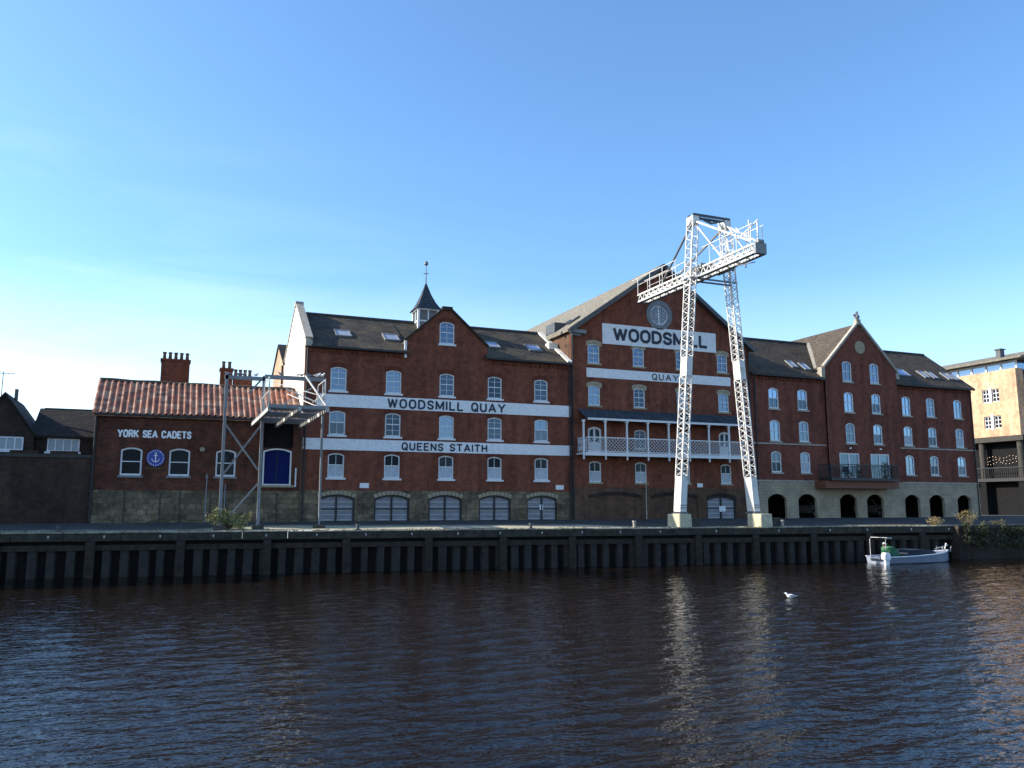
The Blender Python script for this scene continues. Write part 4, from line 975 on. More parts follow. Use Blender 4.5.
# ================================================================== CARS in the undercroft
def car(x, y, rz, label, mat):
    t = thing('parked_car', label, 'car', (0, 0, 0), 'cars in the arched undercroft')
    t.location = (x, y, ZG); t.rotation_euler = (0, 0, rz)
    side = [(-2.1, .35), (2.1, .35), (2.12, .62), (1.95, .82), (1.0, .92), (.45, 1.38), (-1.0, 1.42), (-1.75, 1.0), (-2.1, .92)]
    m = MB(); m.prism(side, -.82, .82, 'xz'); b = m.build('body', mat, t, local=True)
    bv = b.modifiers.new('b', 'BEVEL'); bv.width = .07; bv.segments = 2
    m = MB(); m.prism([(.85, .95), (.4, 1.33), (-.95, 1.36), (-1.5, 1.0)], -.835, .835, 'xz'); m.build('side_window', 'glass_dark', t, local=True)
    m = MB(); m.bar((.98, 0, .95), (.5, 0, 1.34), 1.5, .03); m.build('windscreen', 'glass_dark', t, local=True)
    for sx in (-1.3, 1.3):
        for sy in (-.78, .78):
            wl = MB().tube([(sx, sy-.1, .32), (sx, sy+.1, .32)], .32, 16).build('wheel', 'tyre', t, local=True)
            r = MB().tube([(sx, sy-.11, .32), (sx, sy+.11, .32)], .19, 12).build('rim', 'car_silver', None, local=True); r.parent = wl
    for sy in (-.6, .6): MB().box(2.05, 2.14, sy-.14, sy+.14, .62, .76).build('headlight', 'letter_white', t, local=True)
car(48.2, 53.0, radians(-100), 'silver hatchback parked nose-out inside the third arch from the left', 'car_silver')
car(55.35, 53.6, radians(-95), 'pale hatchback parked nose-out inside the fifth arch from the left', 'car_silver')

# ================================================================== BUFF BLOCK (right)
bf = thing('buff_apartment_block', 'sunlit buff brick apartment block on dark columns at the right edge', 'apartment building', (80, 58, ZG))
BX = 73.0; KB = 78/73.; XF[0] = lambda p: (78+(p[0]-73)*KB, p[1]*KB, max(2.3, 3.4+(p[2]-3.4)*KB))
BY0, BY1 = 53.05, 66
m = MB()
# side face (faces -x) with square windows: build as panel in yz by boxes around openings
wins = [(56.45, 55.95, 0), (55.55, 55.05, 0)]
yb = [BY0, 54.95, 55.6, 55.95, 56.6, BY1]
def sidewall(mb, x, t_, ys, zs, holes_):
    for i in range(len(ys)-1):
        for j in range(len(zs)-1):
            if (i, j) in holes_: continue
            mb.box(x, x+t_, ys[i], ys[i+1], zs[j], zs[j+1])
ys = [BY0, 54.9, 55.65, 55.95, 56.7, BY1]; zs = [9.95, 10.75, 11.95, 13.3, 14.55, 16.25]
sidewall(m, BX, .35, ys, zs, {(1, 1), (3, 1), (1, 3), (3, 3)})
m.box(BX+.35, 86, BY1-.3, BY1, 2.3, 16.25); m.box(BX+.35, 74.0, BY0, BY0+.35, 9.95, 16.25); m.box(85.7, 86, BY0+.35, BY1-.3, 2.3, 16.25)
m.build('wall', 'brick_buff', bf)
for (a, b) in ((54.9, 55.65), (55.95, 56.7)):
    for (c_, d_) in ((10.75, 11.95), (13.3, 14.55)):
        m = MB(); m.box(BX+.16, BX+.2, a, b, c_, d_); o2 = m.build('window', 'glass_dark', bf)
        f = MB(); f.box(BX+.1, BX+.16, a, a+.07, c_, d_); f.box(BX+.1, BX+.16, b-.07, b, c_, d_); f.box(BX+.1, BX+.16, a+.07, b-.07, c_, c_+.07); f.box(BX+.1, BX+.16, a+.07, b-.07, d_-.07, d_)
        f.box(BX+.1, BX+.16, (a+b)/2-.03, (a+b)/2+.03, c_+.07, d_-.07)
        for q_ in (1/3, 2/3): f.box(BX+.105, BX+.155, a+.07, b-.07, c_+(d_-c_)*q_-.03, c_+(d_-c_)*q_+.03)
        f.build('frame', 'white_paint', o2)
for (c_, d_) in ((10.6, 12.1), (13.15, 14.7)):
    m = MB(); m.box(BX-.05, BX+.2, 55.66, 55.94, c_, d_); m.build('white_pier', 'white_paint', bf)
m = MB(); m.box(BX-.2, 86, BY0-.3, BY1, 9.45, 9.95); m.build('transfer_beam', 'coping_dark', bf)  # dark colours from here down paint the shade below the buff wall
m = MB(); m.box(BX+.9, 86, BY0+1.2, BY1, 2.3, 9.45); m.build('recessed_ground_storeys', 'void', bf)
for z in (5.7, 6.35): 
    pass
m = MB(); m.box(BX-.1, BX+1.2, BY0-.2, BY1, 5.7, 6.0); m.build('terrace_slab', 'black', bf)
m = MB(); n = 60
for i in range(n): y = BY0+(i+.5)*(BY1-BY0)/n; m.bar((BX-.05, y, 6.0), (BX-.05, y, 7.0), .025)
m.bar((BX-.05, BY0, 7.0), (BX-.05, BY1, 7.0), .06); m.build('terrace_railing', 'iron_rail', bf)
for y in (53.4, 57.35, 61.3):
    MB().tube([(BX+.25, y, 6.0), (BX+.25, y, 9.45)], .28, 16).build('column', 'coping_dark', bf)
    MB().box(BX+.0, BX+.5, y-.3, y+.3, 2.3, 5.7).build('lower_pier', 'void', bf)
a_ = NM('fairy_light_glow'); a_.b.inputs['Emission Color'].default_value = (1, .6, .3, 1); a_.b.inputs['Emission Strength'].default_value = 1.6; M['bulb'] = a_.m
m = MB(); random.seed(4)
for r_ in range(3):
    for i in range(10):
        y = 54.0+i*.33+random.uniform(-.08, .08); z = 8.0-r_*.28+.1*sin(i*1.1+r_); m.box(BX+.32, BX+.35, y-.014, y+.014, z-.014, z+.014)
m.build('fairy_lights', 'bulb', bf)
# set-back glazed top storey and pale roof
m = MB(); m.box(BX+1.6, 86, BY0+1.0, BY1+2, 16.25, 17.3); m.build('top_storey_glazing', 'glass_mod', bf)
m = MB()
for i in range(9): y = BY0+1.0+i*1.6; m.box(BX+1.53, BX+1.6, y-.09, y+.09, 16.25, 17.3)
m.box(BX+1.5, BX+1.6, BY0+1, BY1+2, 17.1, 17.3); m.build('top_storey_frame', 'white_paint', bf)
m = MB(); m.prism([(BX+.6, 17.3), (BX+.6, 17.45), (80, 19.0), (86.5, 17.45), (86.5, 17.3)], BY0-.2, BY1+6, 'xz'); rb = m.build('roof', 'slate_mill', bf)
for y in (56.6, 65.8): m = MB(); m.box(75.6, 76.2, y-.25, y+.25, 17.7, 18.75); m.box(75.5, 76.3, y-.35, y+.35, 18.75, 18.85); m.build('roof_cowl', 'dark_steel', rb)
# river-facing balconies
for z in (9.95, 12.6, 15.1):
    m = MB(); m.box(74.05, 80, BY0-1.3, BY0+.3, z, z+.2); o2 = m.build('balcony', 'white_paint', bf)
    f = MB()
    for i in range(41): x = 74.1+i*.145; f.bar((x, BY0-1.25, z+.2), (x, BY0-1.25, z+1.15), .02)
    f.bar((74.1, BY0-1.25, z+1.17), (80, BY0-1.25, z+1.17), .05); f.build('railing', 'steel_grey', o2)
m = MB(); m.box(74.05, 86, BY0+.3, BY0+.6, 9.95, 16.25); m.build('balcony_glazing', 'glass_dark', bf)
for x in (74.15, 77.1, 80): m = MB(); m.box(x-.1, x+.1, BY0-1.2, BY0-1.0, 9.95, 17.3); m.build('white_column', 'white_paint', bf)

XF[0] = None
# ================================================================== HOUSES BEHIND
def chimney(parent, x0, x1, y0, y1, z0, z1, npots, mat):
    m = MB(); m.box(x0, x1, y0, y1, z0, z1-.15); m.box(x0-.06, x1+.06, y0-.06, y1+.06, z1-.15, z1); c_ = m.build('chimney', mat, parent)
    for i in range(npots):
        x = x0+(x1-x0)*(i+.5)/npots; y = (y0+y1)/2
        m = MB(); m.tube([(x, y, z1-.02), (x, y, z1+.12), (x, y, z1+.38), (x, y, z1+.46), (x, y, z1+.52)], [.14, .12, .1, .14, .12], 10); m.build('chimney_pot', 'terracotta', c_)
h1 = thing('terraced_house', 'terraced house behind the pantile roof showing a broad five-pot brick chimney', 'house', (0, 60, ZG))
MB().box(-3, 2.2, 58, 64, 2.3, 8.5).build('wall', 'brick_old', h1)
m = MB(); m.slope(-3.1, 2.3, 57.8, 8.4, 61, 10.7); m.slope(-3.1, 2.3, 64.2, 8.4, 61, 10.7); m.build('roof', 'slate_dark', h1)
q = [at(161.5, 360, 60).x, at(190, 360, 60).x]; chimney(h1, q[0], q[1], 59.6, 60.6, 9.6, at(175, 359, 59.6).z, 5, 'brick_cadet')
h2 = thing('terraced_house', 'terraced house behind the hall and steel gantry with two joined brick chimneys', 'house', (4.2, 61, ZG))
MB().box(2.4, 6.9, 58, 64, 2.3, 8.5).build('wall', 'brick_old', h2)
m = MB(); m.slope(2.3, 7.0, 57.8, 8.4, 61, 10.7); m.slope(2.3, 7.0, 64.2, 8.4, 61, 10.7); m.build('roof', 'slate_dark', h2)
q = [at(220.5, 368, 60).x, at(232.5, 368, 60).x, at(252, 376, 60).x]
chimney(h2, q[0], q[1], 59.5, 60.4, 9.6, at(226, 368, 59.5).z, 2, 'brick_cadet'); chimney(h2, q[1]+.07, q[2], 59.6, 60.3, 9.6, at(242, 376.5, 59.6).z, 4, 'brick_cadet')
h3 = thing('peach_gabled_house', 'sunlit peach brick gable end behind the white side wall of the warehouse', 'house', (10, 63, ZG))
m = MB(); m.prism([(59.7, 2.3), (66.2, 2.3), (66.2, 13.6), (63.2, 15.3), (59.7, 13.4)], 7.2, 7.5, 'yz'); m.box(7.5, 14, 60, 66, 2.3, 13.3); m.build('wall', 'peach', h3)
m = MB(); m.slope(7.1, 14, 59.4, 13.35, 63.2, 15.4); m.slope(7.1, 14, 66.5, 13.6, 63.2, 15.4); m.build('roof', 'slate_dark', h3)
m = MB(); m.tube([(7.12, 60.1, 4), (7.12, 60.1, 13.3)], .07, 8); m.build('drainpipe', 'black', h3)

# ================================================================== CRANE
MYc = 42.3
bL, tL = at(680, 515, MYc), at(693, 216, MYc)
bR, tR = at(754, 515, MYc), at(724, 219, MYc)
zt_ = 21.55; zpad = 2.95
bL = Vector((bL.x, MYc, zpad)); tL = Vector((tL.x, MYc, zt_)); bR = Vector((bR.x, MYc, zpad)); tR = Vector((tR.x, MYc, zt_))
cr = thing('quayside_crane', 'tall white lattice crane on two masts with its jib out over the river wall', 'crane', (30, MYc, 2.15))
WXm, WYm = .40, .66
def mast(bp, tp, name_lab):
    d = tp-bp
    def cen(z): return bp+d*((z-bp.z)/d.z)
    m = MB()
    segs = [(5.15, 11.25), (12.45, 21.3)]
    cor = [(-1,-1),(1,-1),(1,1),(-1,1)]
    def cp(z, k): c_ = cen(z); return c_+Vector((cor[k][0]*WXm/2, cor[k][1]*WYm/2, 0))
    for (za, zb_) in segs:
        for k in range(4): m.bar(cp(za, k), cp(zb_, k), .062, .062, (0, 1, 0))
        n = round((zb_-za)/.6)
        for i in range(n):
            z1, z2 = za+(zb_-za)*i/n, za+(zb_-za)*(i+1)/n; zm = (z1+z2)/2
            for k in range(4):
                j = (k+1) % 4; off = .0
                m.bar(cp(z1, k), cp(zm, j), .04, .03, (0, 1, .1)); m.bar(cp(zm, j), cp(z2, k), .04, .03, (0, 1, .1))
            m.bar(cp(z1, 0), cp(z1, 2), .03, .03)
    ms_ = m.build('mast', 'steel_white', cr)
    for (za, zb_, ex) in ((zpad+.12, 5.15, .02), (11.25, 12.45, .01)):
        c1, c2 = cen(za), cen(zb_); m = MB(); a_ = WXm/2+ex; b_ = WYm/2+ex
        vs = [(c_.x+sx*a_, c_.y+sy*b_, c_.z) for c_ in (c1, c2) for sx, sy in cor]; m.v += vs
        for q_ in ((0,3,2,1),(4,5,6,7),(0,1,5,4),(1,2,6,5),(2,3,7,6),(3,0,4,7)): m.f.append(q_); m.mi.append(0)
        m.build('plated_casing', 'steel_white', ms_)
    m = MB(); c1 = cen(zpad); m.box(c1.x-.3, c1.x+.28, MYc-.45, MYc+.45, zpad, zpad+.05)
    for zz in (.1, .35, .5): m.bar((c1.x-.24, MYc-.37, zpad+zz), (c1.x+.24, MYc-.37, zpad+zz), .05)
    m.build('foot', 'steel_grey', ms_)
    m = MB(); c1 = cen(21.3); m.box(c1.x-.24, c1.x+.22, MYc-.36, MYc+.36, 21.0, 21.5); m.tube([(c1.x-.33, MYc, 21.2), (c1.x+.33, MYc, 21.2)], .2, 12); m.build('head_casting', 'steel_white', ms_)
    return cen
cL = mast(bL, tL, 'l'); cR = mast(bR, tR, 'r')
for c_ in (cL(zpad), cR(zpad)):
    m = MB(); y0 = edgeY(c_.x)+.08; m.prism([(c_.x-.4, 2.1), (c_.x+.5, 2.1), (c_.x+.46, zpad-.02), (c_.x-.38, zpad-.02)], y0, y0+1.3, 'xz')
    o2 = m.build('concrete_base', 'concrete', cr); bv = o2.modifiers.new('b', 'BEVEL'); bv.width = .04
    m = MB(); m.box(c_.x+.52, c_.x+1.2, y0+.2, y0+1.2, 2.1, zpad-.25); m.build('counterweight', 'coping_dark', cr)
m = MB(); m.box(tL.x-.22, tR.x+.22, MYc-.34, MYc-.22, 21.52, 21.66); m.box(tL.x-.22, tR.x+.22, MYc+.18, MYc+.3, 21.52, 21.66); m.bar((tL.x, MYc-.28, 21.5), ((tL.x+tR.x)/2, MYc-.28, 21.15), .1); m.bar((tR.x, MYc-.28, 21.5), ((tL.x+tR.x)/2, MYc-.28, 21.15), .1); m.build('cross_beam', 'dark_steel', cr)
# jib
JX_ = (tL.x*.45+cL(17.5).x*.55+.38, cR(17.5).x-.38); J0, J1 = 36.6, 49.2; JB, JT = 17.52, 18.12
jxc = 30.22; jx0 = jxc-.3; jx1 = jxc+.3
m = MB()
for x in (jx0, jx1):
    m.box(x-.07, x+.07, J0, J1, JT-.1, JT); m.box(x-.09, x+.09, J0, J1, JB, JB+.12)
    n = 22
    for i in range(n):
        y0 = J0+(J1-J0)*i/n; y1 = J0+(J1-J0)*(i+1)/n; ym = (y0+y1)/2
        m.bar((x, y0, JB+.08), (x, ym, JT-.05), .05, .05, (1, 0, 0)); m.bar((x, ym, JT-.05), (x, y1, JB+.08), .05, .05, (1, 0, 0))
for i in range(14):
    y = J0+.2+(J1-J0-.4)*i/13; m.box(jx0, jx1, y-.04, y+.04, JB+.02, JB+.1)
jb = m.build('jib', 'steel_white', cr)
m = MB(); m.box(jx0-.11, jx0+.11, J0, J1, JB-.05, JB-.005); m.box(jx1-.11, jx1+.11, J0, J1, JB-.05, JB-.005)
for i in range(5): m.bar((jx0, 38+i*.05, JB-.05), (jx0, 38+i*.05, JB-.05), .01) if False else None
m.build('trolley_track', 'dark_steel', jb)
m = MB(); m.box(jx0-.08, jx1+.08, J0-.2, J0, JB-.05, JT-.02); m.tube([((jx0+jx1)/2-.2, J0-.1, JT+.06), ((jx0+jx1)/2+.2, J0-.1, JT+.06)], .15, 12); m.build('end_sheave', 'steel_grey', jb)
m = MB(); hz = 19.25
for x in (jx0-.1, jx1+.1):
    for (ya, yb_) in ((J0, 41.4), (44.2, J1+.6)):
        m.bar((x, ya, hz), (x, yb_, hz), .035); m.bar((x, ya, hz-.5), (x, yb_-.8, hz-.5), .022) if ya > 40 else None
        n = 4
        for i in range(n): y = ya+.15+(yb_-ya-.9)*i/(n-1); m.bar((x, y, JT), (x, y, hz), .035)
m.build('handrail', 'steel_white', jb)
m = MB()
for (s_, x, c_) in ((0, jx0, cL), (1, jx1, cR)):
    tp = c_(21.3)
    m.bar(tp, (x, J0+.3, JT+.2), .1, .1); m.bar(tp, (x, 39.6, JT), .07, .07); m.bar((x, J0+1.0, JT), (x, 38.9, JT+1.7), .06)
m.bar(cL(21.2), (jx1, 40.0, JT), .07); m.bar((jx0, J0+.4, JT+.2), (jx0, J0+.4, 19.6), .06); m.bar((jx1, J0+.4, JT+.2), (jx1, J0+.4, 19.6), .06); m.bar((jx0, J0-.4, 19.35), (jx0, J0+1.6, 18.7), .06)
m.build('front_ties', 'steel_white', cr)
m = MB()
for (x, c_) in ((jx0, cL), (jx1, cR)): m.bar(c_(21.2), (x, 46.2, JT), .1, .1)
m.build('rear_ties', 'dark_steel', cr)
m = MB(); m.box(cL(18).x+.25, cR(18).x-.25, MYc-.75, MYc+.75, 18.14, 18.24); m.box(cL(18).x+.2, cR(18).x-.2, MYc-.8, MYc-.7, 18.05, 18.3); m.build('machinery_deck', 'steel_grey', cr)
m = MB(); m.bar((jx0+.3, J0+1.2, JB-.1), (jx0+.3, J0+1.2, JB-.5), .06); m.bar((jx0-.1, J0+1.5, JB-.35), (jx0+.5, J0+.6, JB-.3), .05)
m.build('hook', 'steel_grey', cr)
MB().tube([(cR(17).x-.25, MYc-.1, 17.4), (cR(11).x-.6, MYc-.1, 12)], .012, 5).build('rope', 'steel_grey', cr)
m = MB(); m.box(cL(17).x-.24, cR(17).x+.24, MYc-.36, MYc-.28, 17.38, 17.48); m.box(cL(17).x-.24, cR(17).x+.24, MYc+.28, MYc+.36, 17.38, 17.48); m.build('jib_bearer', 'steel_grey', cr)

# ================================================================== STEEL LOADING GANTRY (left)
gt = thing('steel_gantry', 'grey steel gantry on three posts with cross bracing and a sloping walkway above the quay', 'gantry', (4.8, 45.8, 2.2))
GYp = 45.7
px3 = [at(219.5, 523, GYp).x, at(257.8, 523, GYp).x, at(319, 523, GYp).x]; zt3 = at(262, 376, GYp).z
for i, x in enumerate(px3):
    r_ = .075 if i < 2 else .05
    o2 = MB().box(x-r_, x+r_, GYp-.08, GYp+.08, 2.2, zt3).build('post', 'steel_grey', gt)
    MB().box(x-.28, x+.28, GYp-.3, GYp+.3, 2.1, 2.42).build('foot_block', 'coping_dark', o2)
x1_, x2_, x3_ = px3
def pz(px, py): return at(px, py, GYp)
MB().box(x1_-.1, x2_+.02, GYp-.08, GYp+.08, zt3-.26, zt3-.06).box(x2_+.02, x3_+.12, GYp-.1, GYp+.1, zt3-.13, zt3+.08).build('top_beam', 'steel_grey', gt)
for (a, b) in (((225, 424), (257.8, 470)), ((262, 424), (222, 476)), ((257.8, 484), (224, 522)), ((262, 379), (249, 393))):
    p, q_ = pz(*a), pz(*b); off = Vector((0, -.12 if a[0] < 250 else .12, 0)); MB().bar(p+off, q_+off, .09, .07, (0, 1, 0)).build('brace', 'steel_grey', gt)
# walkway projecting from the hall's hatch out over the river edge
PZ = 8.05; gx = (4.35, 5.72, 7.05)
m = MB()
for x in gx: m.box(x-.07, x+.07, 40.6 if x > 5 else 41.2, 49.85, PZ-.12, PZ+.06)
wk = m.build('walkway_beams', 'steel_grey_pale', gt)
m = MB(); n = 14
for i in range(n):
    y = 41.0+i*.62
    if i in (3, 8): continue
    m.box(4.3, 7.1, y, y+.42, PZ+.07, PZ+.13)
m.box(4.25, 7.12, 40.7, 40.85, PZ, PZ+.17)
m.build('walkway_deck', 'deck_steel', wk)
m = MB()
def fr(p, q_, w_=.05): m.bar(p, q_, w_*.75, w_*.75)
for (x, s_) in ((4.35, 1), (7.05, -1)):
    for y in (41.3, 43.5):
        fr((x, y, PZ), (x-s_*.0, y+.2, PZ+1.6)); fr((x, y+1.2, PZ), (x, y+.2, PZ+1.6))
    fr((x, 41.5, PZ+1.6), (x, 43.7, PZ+1.6), .05); fr((x, 41.5, PZ+.9), (x, 45.3, PZ+.9), .05)
fr((7.05, 41.0, PZ+.2), (6.2, 42.5, PZ+1.9), .1); fr((7.05, 41.0, PZ+.2), (5.2, 42.0, PZ+1.1), .08); fr((4.4, 44.5, PZ), (7.0, 45.4, PZ+1.7), .05); fr((4.9, 45.4, PZ+1.9), (7.0, 43.0, PZ+1.0), .05); fr((6.9, 41.2, PZ+.1), (5.6, 44.6, PZ+1.2), .06)
m.build('walkway_rail_frames', 'steel_grey_pale', wk)

# ================================================================== BIRDS
def bird(mat, label, cat, group, name, loc, rz, s=1., legs=True, swim=False):
    t = thing(name, label, cat, (0, 0, 0), group); t.location = loc; t.rotation_euler = (0, 0, rz); t.scale = (s, s, s)
    m = MB(); L_ = [(-.24, .13, .006), (-.16, .135, .03), (-.06, .13, .07), (.04, .13, .082), (.11, .15, .062), (.145, .19, .035), (.165, .225, .037), (.19, .235, .033), (.215, .232, .012), (.25, .226, .004)]
    m.tube([(x, 0, z) for x, z, r in L_], [r for _, _, r in L_], 10); m.build('body', mat, t, local=True, smooth=True)
    for sy in (-1, 1):
        w_ = MB(); w_.prism([(-.26, .145), (-.1, .10), (.08, .13), (.06, .18), (-.08, .185)], sy*.062, sy*.078, 'xz'); w_.build('wing', 'pigeon', t, local=True)
    if legs:
        for sy in (-.03, .03): MB().tube([(.02, sy, 0), (.01, sy, .08)], .006, 5).build('leg', 'beak', t, local=True)
    return t
zb_ = zt3+.08
for i, px in enumerate((228, 238, 243.5, 256, 281, 298, 301.5, 309, 317.5, 322)):
    x = at(px, 374, GYp).x; on2 = x > x2_+.03
    bird('gull_white' if i >= 8 else 'pigeon', 'pale gull perched at the right end of the gantry top beam' if i >= 8 else 'small grey pigeon perched along the gantry top beam', 'gull' if i >= 8 else 'pigeon',
         'gulls on the gantry beam' if i >= 8 else 'pigeons on the gantry beam', 'gull' if i >= 8 else 'pigeon', (x, GYp, zb_ if on2 else zt3-.06), random.uniform(0, 6.28), 1.0 if i >= 8 else .75)
bird('gull_white', 'white gull floating on the open water below the right crane mast', 'gull', None, 'gull', (21.78, 25.45, -.06), radians(155), 1.0, False)

# ================================================================== BOLLARDS
def boll(px, lab, h_=.3, mat='dark_steel'):
    r = ray(px, 526); x = r.x/r.y*44.9/(1+.113*r.x/r.y); y = edgeY(x)+.3
    t = thing('mooring_bollard', lab, 'bollard', (x, y, 2.16), 'mooring bollards on the quay edge')
    m = MB(); m.tube([(x, y, 2.1), (x, y, 2.16+h_*.7), (x, y, 2.16+h_*.75), (x, y, 2.16+h_)], [.09, .08, .12, .11], 12); m.build('post', mat, t)
    MB().box(x-.16, x+.16, y-.16, y+.16, 2.14, 2.19).build('base_plate', mat, t)
boll(58, 'small bollard on the quay edge in front of the yard wall'); boll(359, 'dark bollard on the quay edge in front of the warehouse, right of the gantry')
boll(533, 'short bollard near the right end of the warehouse'); boll(637, 'pale bollard just left of the left crane base', .4, 'coping'); boll(786, 'small bollard right of the right crane base', .4, 'coping')

# ================================================================== BUSH, TUFTS
random.seed(21)
t = thing('bush', 'straggly green bush at the foot of the steel gantry', 'bush', (3.05, 45.75, 2.2))
m = MB()
for i in range(16):
    a_ = random.uniform(-1, 1); leaves(m, (3.05+a_*.8, 45.7+random.uniform(-.2, .25), 2.45+random.uniform(0, 1.0)*(1-abs(a_)*.5)), (.38, .3, .26), 130, .07)
for i in range(14):
    x = 3.05+random.uniform(-1.1, 1.1); leaves(m, (x, 45.7, 2.75+random.uniform(0, .3)), (.07, .07, .25), 20, .06)
m.build('foliage', 'leaf', t)
m = MB()
for i in range(14): m.tube([(3.05+random.uniform(-.3, .3), 45.75, 2.15), (3.05+random.uniform(-.9, .9), 45.7, 2.8+random.uniform(0, .3))], .012, 5)
m.build('stems', 'timber', t)
def tuft(px, lab, hgt, wdt, n=70):
    r = ray(px, 526); x = r.x/r.y*44.9/(1+.113*r.x/r.y); y = edgeY(x)+.5
    t = thing('weed_clump', lab, 'weeds', (x, y, 2.16), 'dry weed clumps at the right end of the quay')
    m = MB()
    for i in range(n):
        a_ = random.uniform(-1, 1); ln = hgt*random.uniform(.5, 1)
        p = Vector((x+a_*wdt*.25, y+random.uniform(-.2, .2), 2.12)); q_ = p+Vector((a_*wdt*.6+random.gauss(0, .06), random.gauss(0, .1), ln*(1-.3*abs(a_))))
        m.tube([p, (p+q_)/2+Vector((0, 0, .06)), q_], [.009, .007, .003], 4, False)
        leaves(m, q_, (.05, .05, .07), 5, .04)
    m.build('stalks', 'straw', t)
tuft(942, 'small dry weed clump at the right end of the quay near the boat bow', .6, .7); tuft(975, 'larger spiky weed clump on the quay below the buff block', 1.1, 1.1, 60)
tuft(1005, 'low weed clump on the quay at the right edge of the photo', .4, .8, 40)

# ================================================================== BOAT
BYc = 38.35; bxa, bxb = 39.35, 45.25
PX = lambda px, y: at(px, 550, y).x
bt = thing('moored_boat', 'small pale motor boat with a green canvas stern shelter moored below the river wall', 'boat', (42.2, BYc, 0))
m = MB(); st = []
n = 14
for i in range(n+1):
    t_ = i/n; x = bxa+(bxb-bxa)*t_; w_ = .95*(1-max(0, (t_-.55)/.45)**2.2)*(.86+.14*min(1, t_*4)); sh = .4+.26*t_**2
    keel = -.25+.3*max(0, (t_-.75)/.25)**2
    st.append([(x, BYc-w_, sh), (x-.02, BYc-w_*.88, .05), (x-.05, BYc-w_*.3, keel), (x-.05, BYc+w_*.3, keel), (x-.02, BYc+w_*.88, .05), (x, BYc+w_, sh)])
b0 = len(m.v)
for r_ in st: m.v += r_
for i in range(n):
    for k in range(5): m.f.append((b0+i*6+k, b0+i*6+k+1, b0+(i+1)*6+k+1, b0+(i+1)*6+k)); m.mi.append(0)
m.f.append(tuple(b0+k for k in range(6))); m.mi.append(0)
m.build('hull', 'boat', bt, smooth=False)
m = MB()
for i in range(n): 
    if i > 6: m.face([Vector(st[i][0])-Vector((0, 0, .03)), Vector(st[i+1][0])-Vector((0, 0, .03)), Vector(st[i+1][5])-Vector((0, 0, .03)), Vector(st[i][5])-Vector((0, 0, .03))])
    else: m.face([(st[i][0][0], BYc-.8, .15), (st[i+1][0][0], BYc-.8, .15), (st[i+1][0][0], BYc+.8, .15), (st[i][0][0], BYc+.8, .15)])
m.build('deck', 'boat', bt)
m = MB(); m.tube([Vector(r_[0])+Vector((0, 0, .02)) for r_ in st], .035, 6); m.tube([Vector(r_[5])+Vector((0, 0, .02)) for r_ in st], .035, 6); m.build('rubbing_strake', 'letter_white', bt)
m = MB(); m.prism([(41.1, .4), (43.6, .5), (43.3, .72), (42.4, .82), (41.2, .8)], BYc-.7, BYc+.7, 'xz'); o2 = m.build('cover', 'boat_blue', bt); bv = o2.modifiers.new('b', 'BEVEL'); bv.width = .12; bv.segments = 3
cx0, cx1 = 39.5, 40.0
m = MB()
for y in (BYc-.6, BYc+.6): m.tube([(cx0, y, .35), (cx0, y, 1.42), (cx0+.12, y, 1.52), (cx1, y, 1.5)], .018, 6)
m.build('stern_frame', 'steel_white', bt)
MB().prism([(cx0+.1, 1.53), (cx1, 1.51), (cx1, 1.53), (cx0+.1, 1.55)], BYc-.62, BYc+.62, 'xz').build('canopy', 'letter_white', bt)
gx_ = PX(893, BYc-.3)
o2 = MB().prism([(gx_-.35, .42), (gx_+.5, .44), (gx_+.25, .8), (gx_-.1, 1.05), (gx_-.3, .95)], BYc-.45, BYc+.35, 'xz').build('green_cover', 'green_canvas', bt); bv = o2.modifiers.new('b', 'BEVEL'); bv.width = .09; bv.segments = 3
MB().box(gx_-1.3, gx_-.7, BYc-.55, BYc+.5, .3, .44).build('thwart', 'boat', bt)
m = MB(); 
for x in (43.7, 44.2, 44.9): m.tube([(x, BYc-.45, .62), (x+.08, BYc-.45, .95)], .02, 6)
m.bar((43.6, BYc-.45, .8), (45.1, BYc-.15, 1.0), .035); m.bar((44.7, BYc-.2, .7), (45.0, BYc-.1, 1.1), .06); m.build('bow_rail', 'steel_white', bt)
ox = PX(885.5, BYc-1.15)
t = thing('outboard_motor', 'bright white outboard motor tilted beside the seated person at the boat stern', 'outboard motor', (ox, BYc-1.15, 0))
m = MB(); m.prism([(ox-.24, .3), (ox+.22, .28), (ox+.27, .52), (ox+.18, .7), (ox-.18, .72), (ox-.27, .5)], BYc-1.32, BYc-1.0, 'xz'); o2 = m.build('cowling', 'letter_white', t); bv = o2.modifiers.new('b', 'BEVEL'); bv.width = .07; bv.segments = 3
MB().prism([(ox-.1, -.4), (ox+.12, -.4), (ox+.17, .32), (ox-.14, .32)], BYc-1.24, BYc-1.1, 'xz').build('leg', 'letter_white', t)
MB().bar((ox, BYc-1.0, .45), (ox, BYc-.85, .45), .14).build('bracket', 'dark_steel', t)

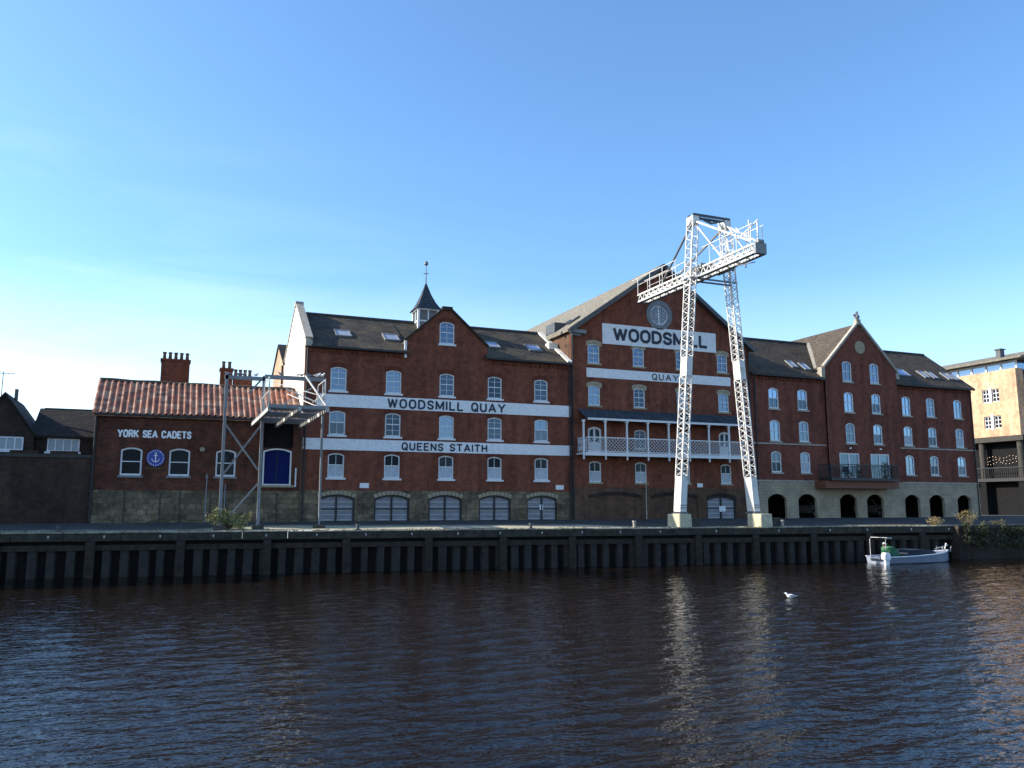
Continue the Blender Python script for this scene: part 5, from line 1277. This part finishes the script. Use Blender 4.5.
# ================================================================== PERSON steering from the stern thwart
def skin(name, mat, parent, pts, edges, sub=2):
    me = bpy.data.meshes.new(name); me.from_pydata([p[:3] for p in pts], edges, []); me.materials.append(M[mat])
    ob = bpy.data.objects.new(name, me); COL.objects.link(ob); ob.parent = parent
    sk = ob.modifiers.new('skin', 'SKIN'); sk.use_smooth_shade = True
    if not me.skin_vertices: me.skin_vertices.new() if hasattr(me.skin_vertices, 'new') else None
    layer = me.skin_vertices[0].data if me.skin_vertices else None
    if layer:
        for i, p in enumerate(pts):
            r = p[3] if isinstance(p[3], tuple) else (p[3], p[3]); layer[i].radius = r; layer[i].use_root = (i == 0)
    sb = ob.modifiers.new('sub', 'SUBSURF'); sb.levels = sb.render_levels = sub
    return ob
M['skin'] = plain('skin', (.45, .26, .18), .6, .08, 8); M['jacket'] = plain('green_jacket_cloth', (.05, .16, .085), .85, .25, 10); M['trousers'] = plain('dark_trousers', (.03, .035, .05), .9, .2, 9); M['hair'] = plain('grey_hair', (.2, .17, .14), .9, .2, 20)
pxp = PX(884.5, BYc-.4)
pn = thing('person', 'person in a green jacket and white cap seated at the stern of the boat', 'person', (pxp, BYc-.4, .44))
# local frame: +x towards the bow, seat at z = 0
P_ = [(0, 0, .08, .125), (.0, 0, .26, .115), (-.02, 0, .42, .13), (-.02, 0, .52, .075), (0, 0, .575, .052), (.01, 0, .64, .085), (.015, 0, .72, .092), (.01, 0, .79, .06)]
E_ = [(i, i+1) for i in range(7)]
def add(chain, root):
    k = len(P_); P_.extend(chain); E_.append((root, k)); E_.extend((k+i, k+i+1) for i in range(len(chain)-1)); return k+len(chain)-1
for sy in (-1, 1):
    arm = [(-.02, sy*.17, .47, .055), (-.08 if sy < 0 else .1, sy*.24, .24, .042), (-.26 if sy < 0 else .3, sy*.2, .14, .03), (-.32 if sy < 0 else .36, sy*.19, .13, .034)]
    h = add(arm, 2); d = -1 if sy < 0 else 1; hx, hy, hz = arm[-1][:3]
    for f in range(4): add([(hx+d*.045, hy+(f-1.5)*.021, hz, .0095), (hx+d*(.075+.008*(f in (1, 2))), hy+(f-1.5)*.022, hz-.012, .0085), (hx+d*(.085+.01*(f in (1, 2))), hy+(f-1.5)*.021, hz-.034, .0075)], h)
    add([(hx+d*.01, hy+sy*-.045, hz, .011), (hx+d*.04, hy+sy*-.055, hz-.02, .009)], h)
    add([(.04, sy*.1, .07, .09), (.42, sy*.13, .1, .065), (.44, sy*.13, -.24, .045), (.55, sy*.14, -.27, .035)], 0)
body = skin('body', 'skin', pn, P_, E_, 1)
J_ = [(0, 0, .05, .15), (0, 0, .26, .14), (-.02, 0, .42, .15), (-.02, 0, .5, .1), (-.02, -.17, .47, .072), (-.08, -.24, .24, .058), (-.25, -.2, .145, .045), (-.02, .17, .47, .072), (.1, .24, .24, .058), (.29, .2, .145, .045)]
skin('jacket', 'jacket', pn, J_, [(0, 1), (1, 2), (2, 3), (2, 4), (4, 5), (5, 6), (2, 7), (7, 8), (8, 9)])
skin('trousers', 'trousers', pn, [(0, 0, .06, .14), (.04, -.1, .07, .1), (.42, -.13, .1, .075), (.44, -.13, -.2, .055), (.04, .1, .07, .1), (.42, .13, .1, .075), (.44, .13, -.2, .055)], [(0, 1), (1, 2), (2, 3), (0, 4), (4, 5), (5, 6)])
hd = MB(); hd.tube([(0, 0, .72), (0, 0, .78), (0, 0, .82)], [.1, .095, .03], 14); hd.prism([(.02, .735), (.19, .72), (.19, .735), (.02, .76)], -.07, .07, 'xz'); hd.build('cap', 'letter_white', pn, local=True, smooth=True)
MB().tube([(-.015, 0, .62), (-.02, 0, .7), (-.01, 0, .75)], [.07, .1, .098], 14).build('hair', 'hair', pn, local=True, smooth=True)
fc = MB(); fc.bar((.1, 0, .69), (.125, 0, .665), .02); 
for sy in (-1, 1): fc.tube([(.01, sy*.09, .665), (.01, sy*.105, .69)], .018, 6)
fc.build('nose_and_ears', 'skin', pn, local=True)
ey = MB()
for sy in (-1, 1): ey.tube([(.088, sy*.035, .695), (.1, sy*.035, .695)], .011, 8)
ey.build('eyes', 'black', pn, local=True)
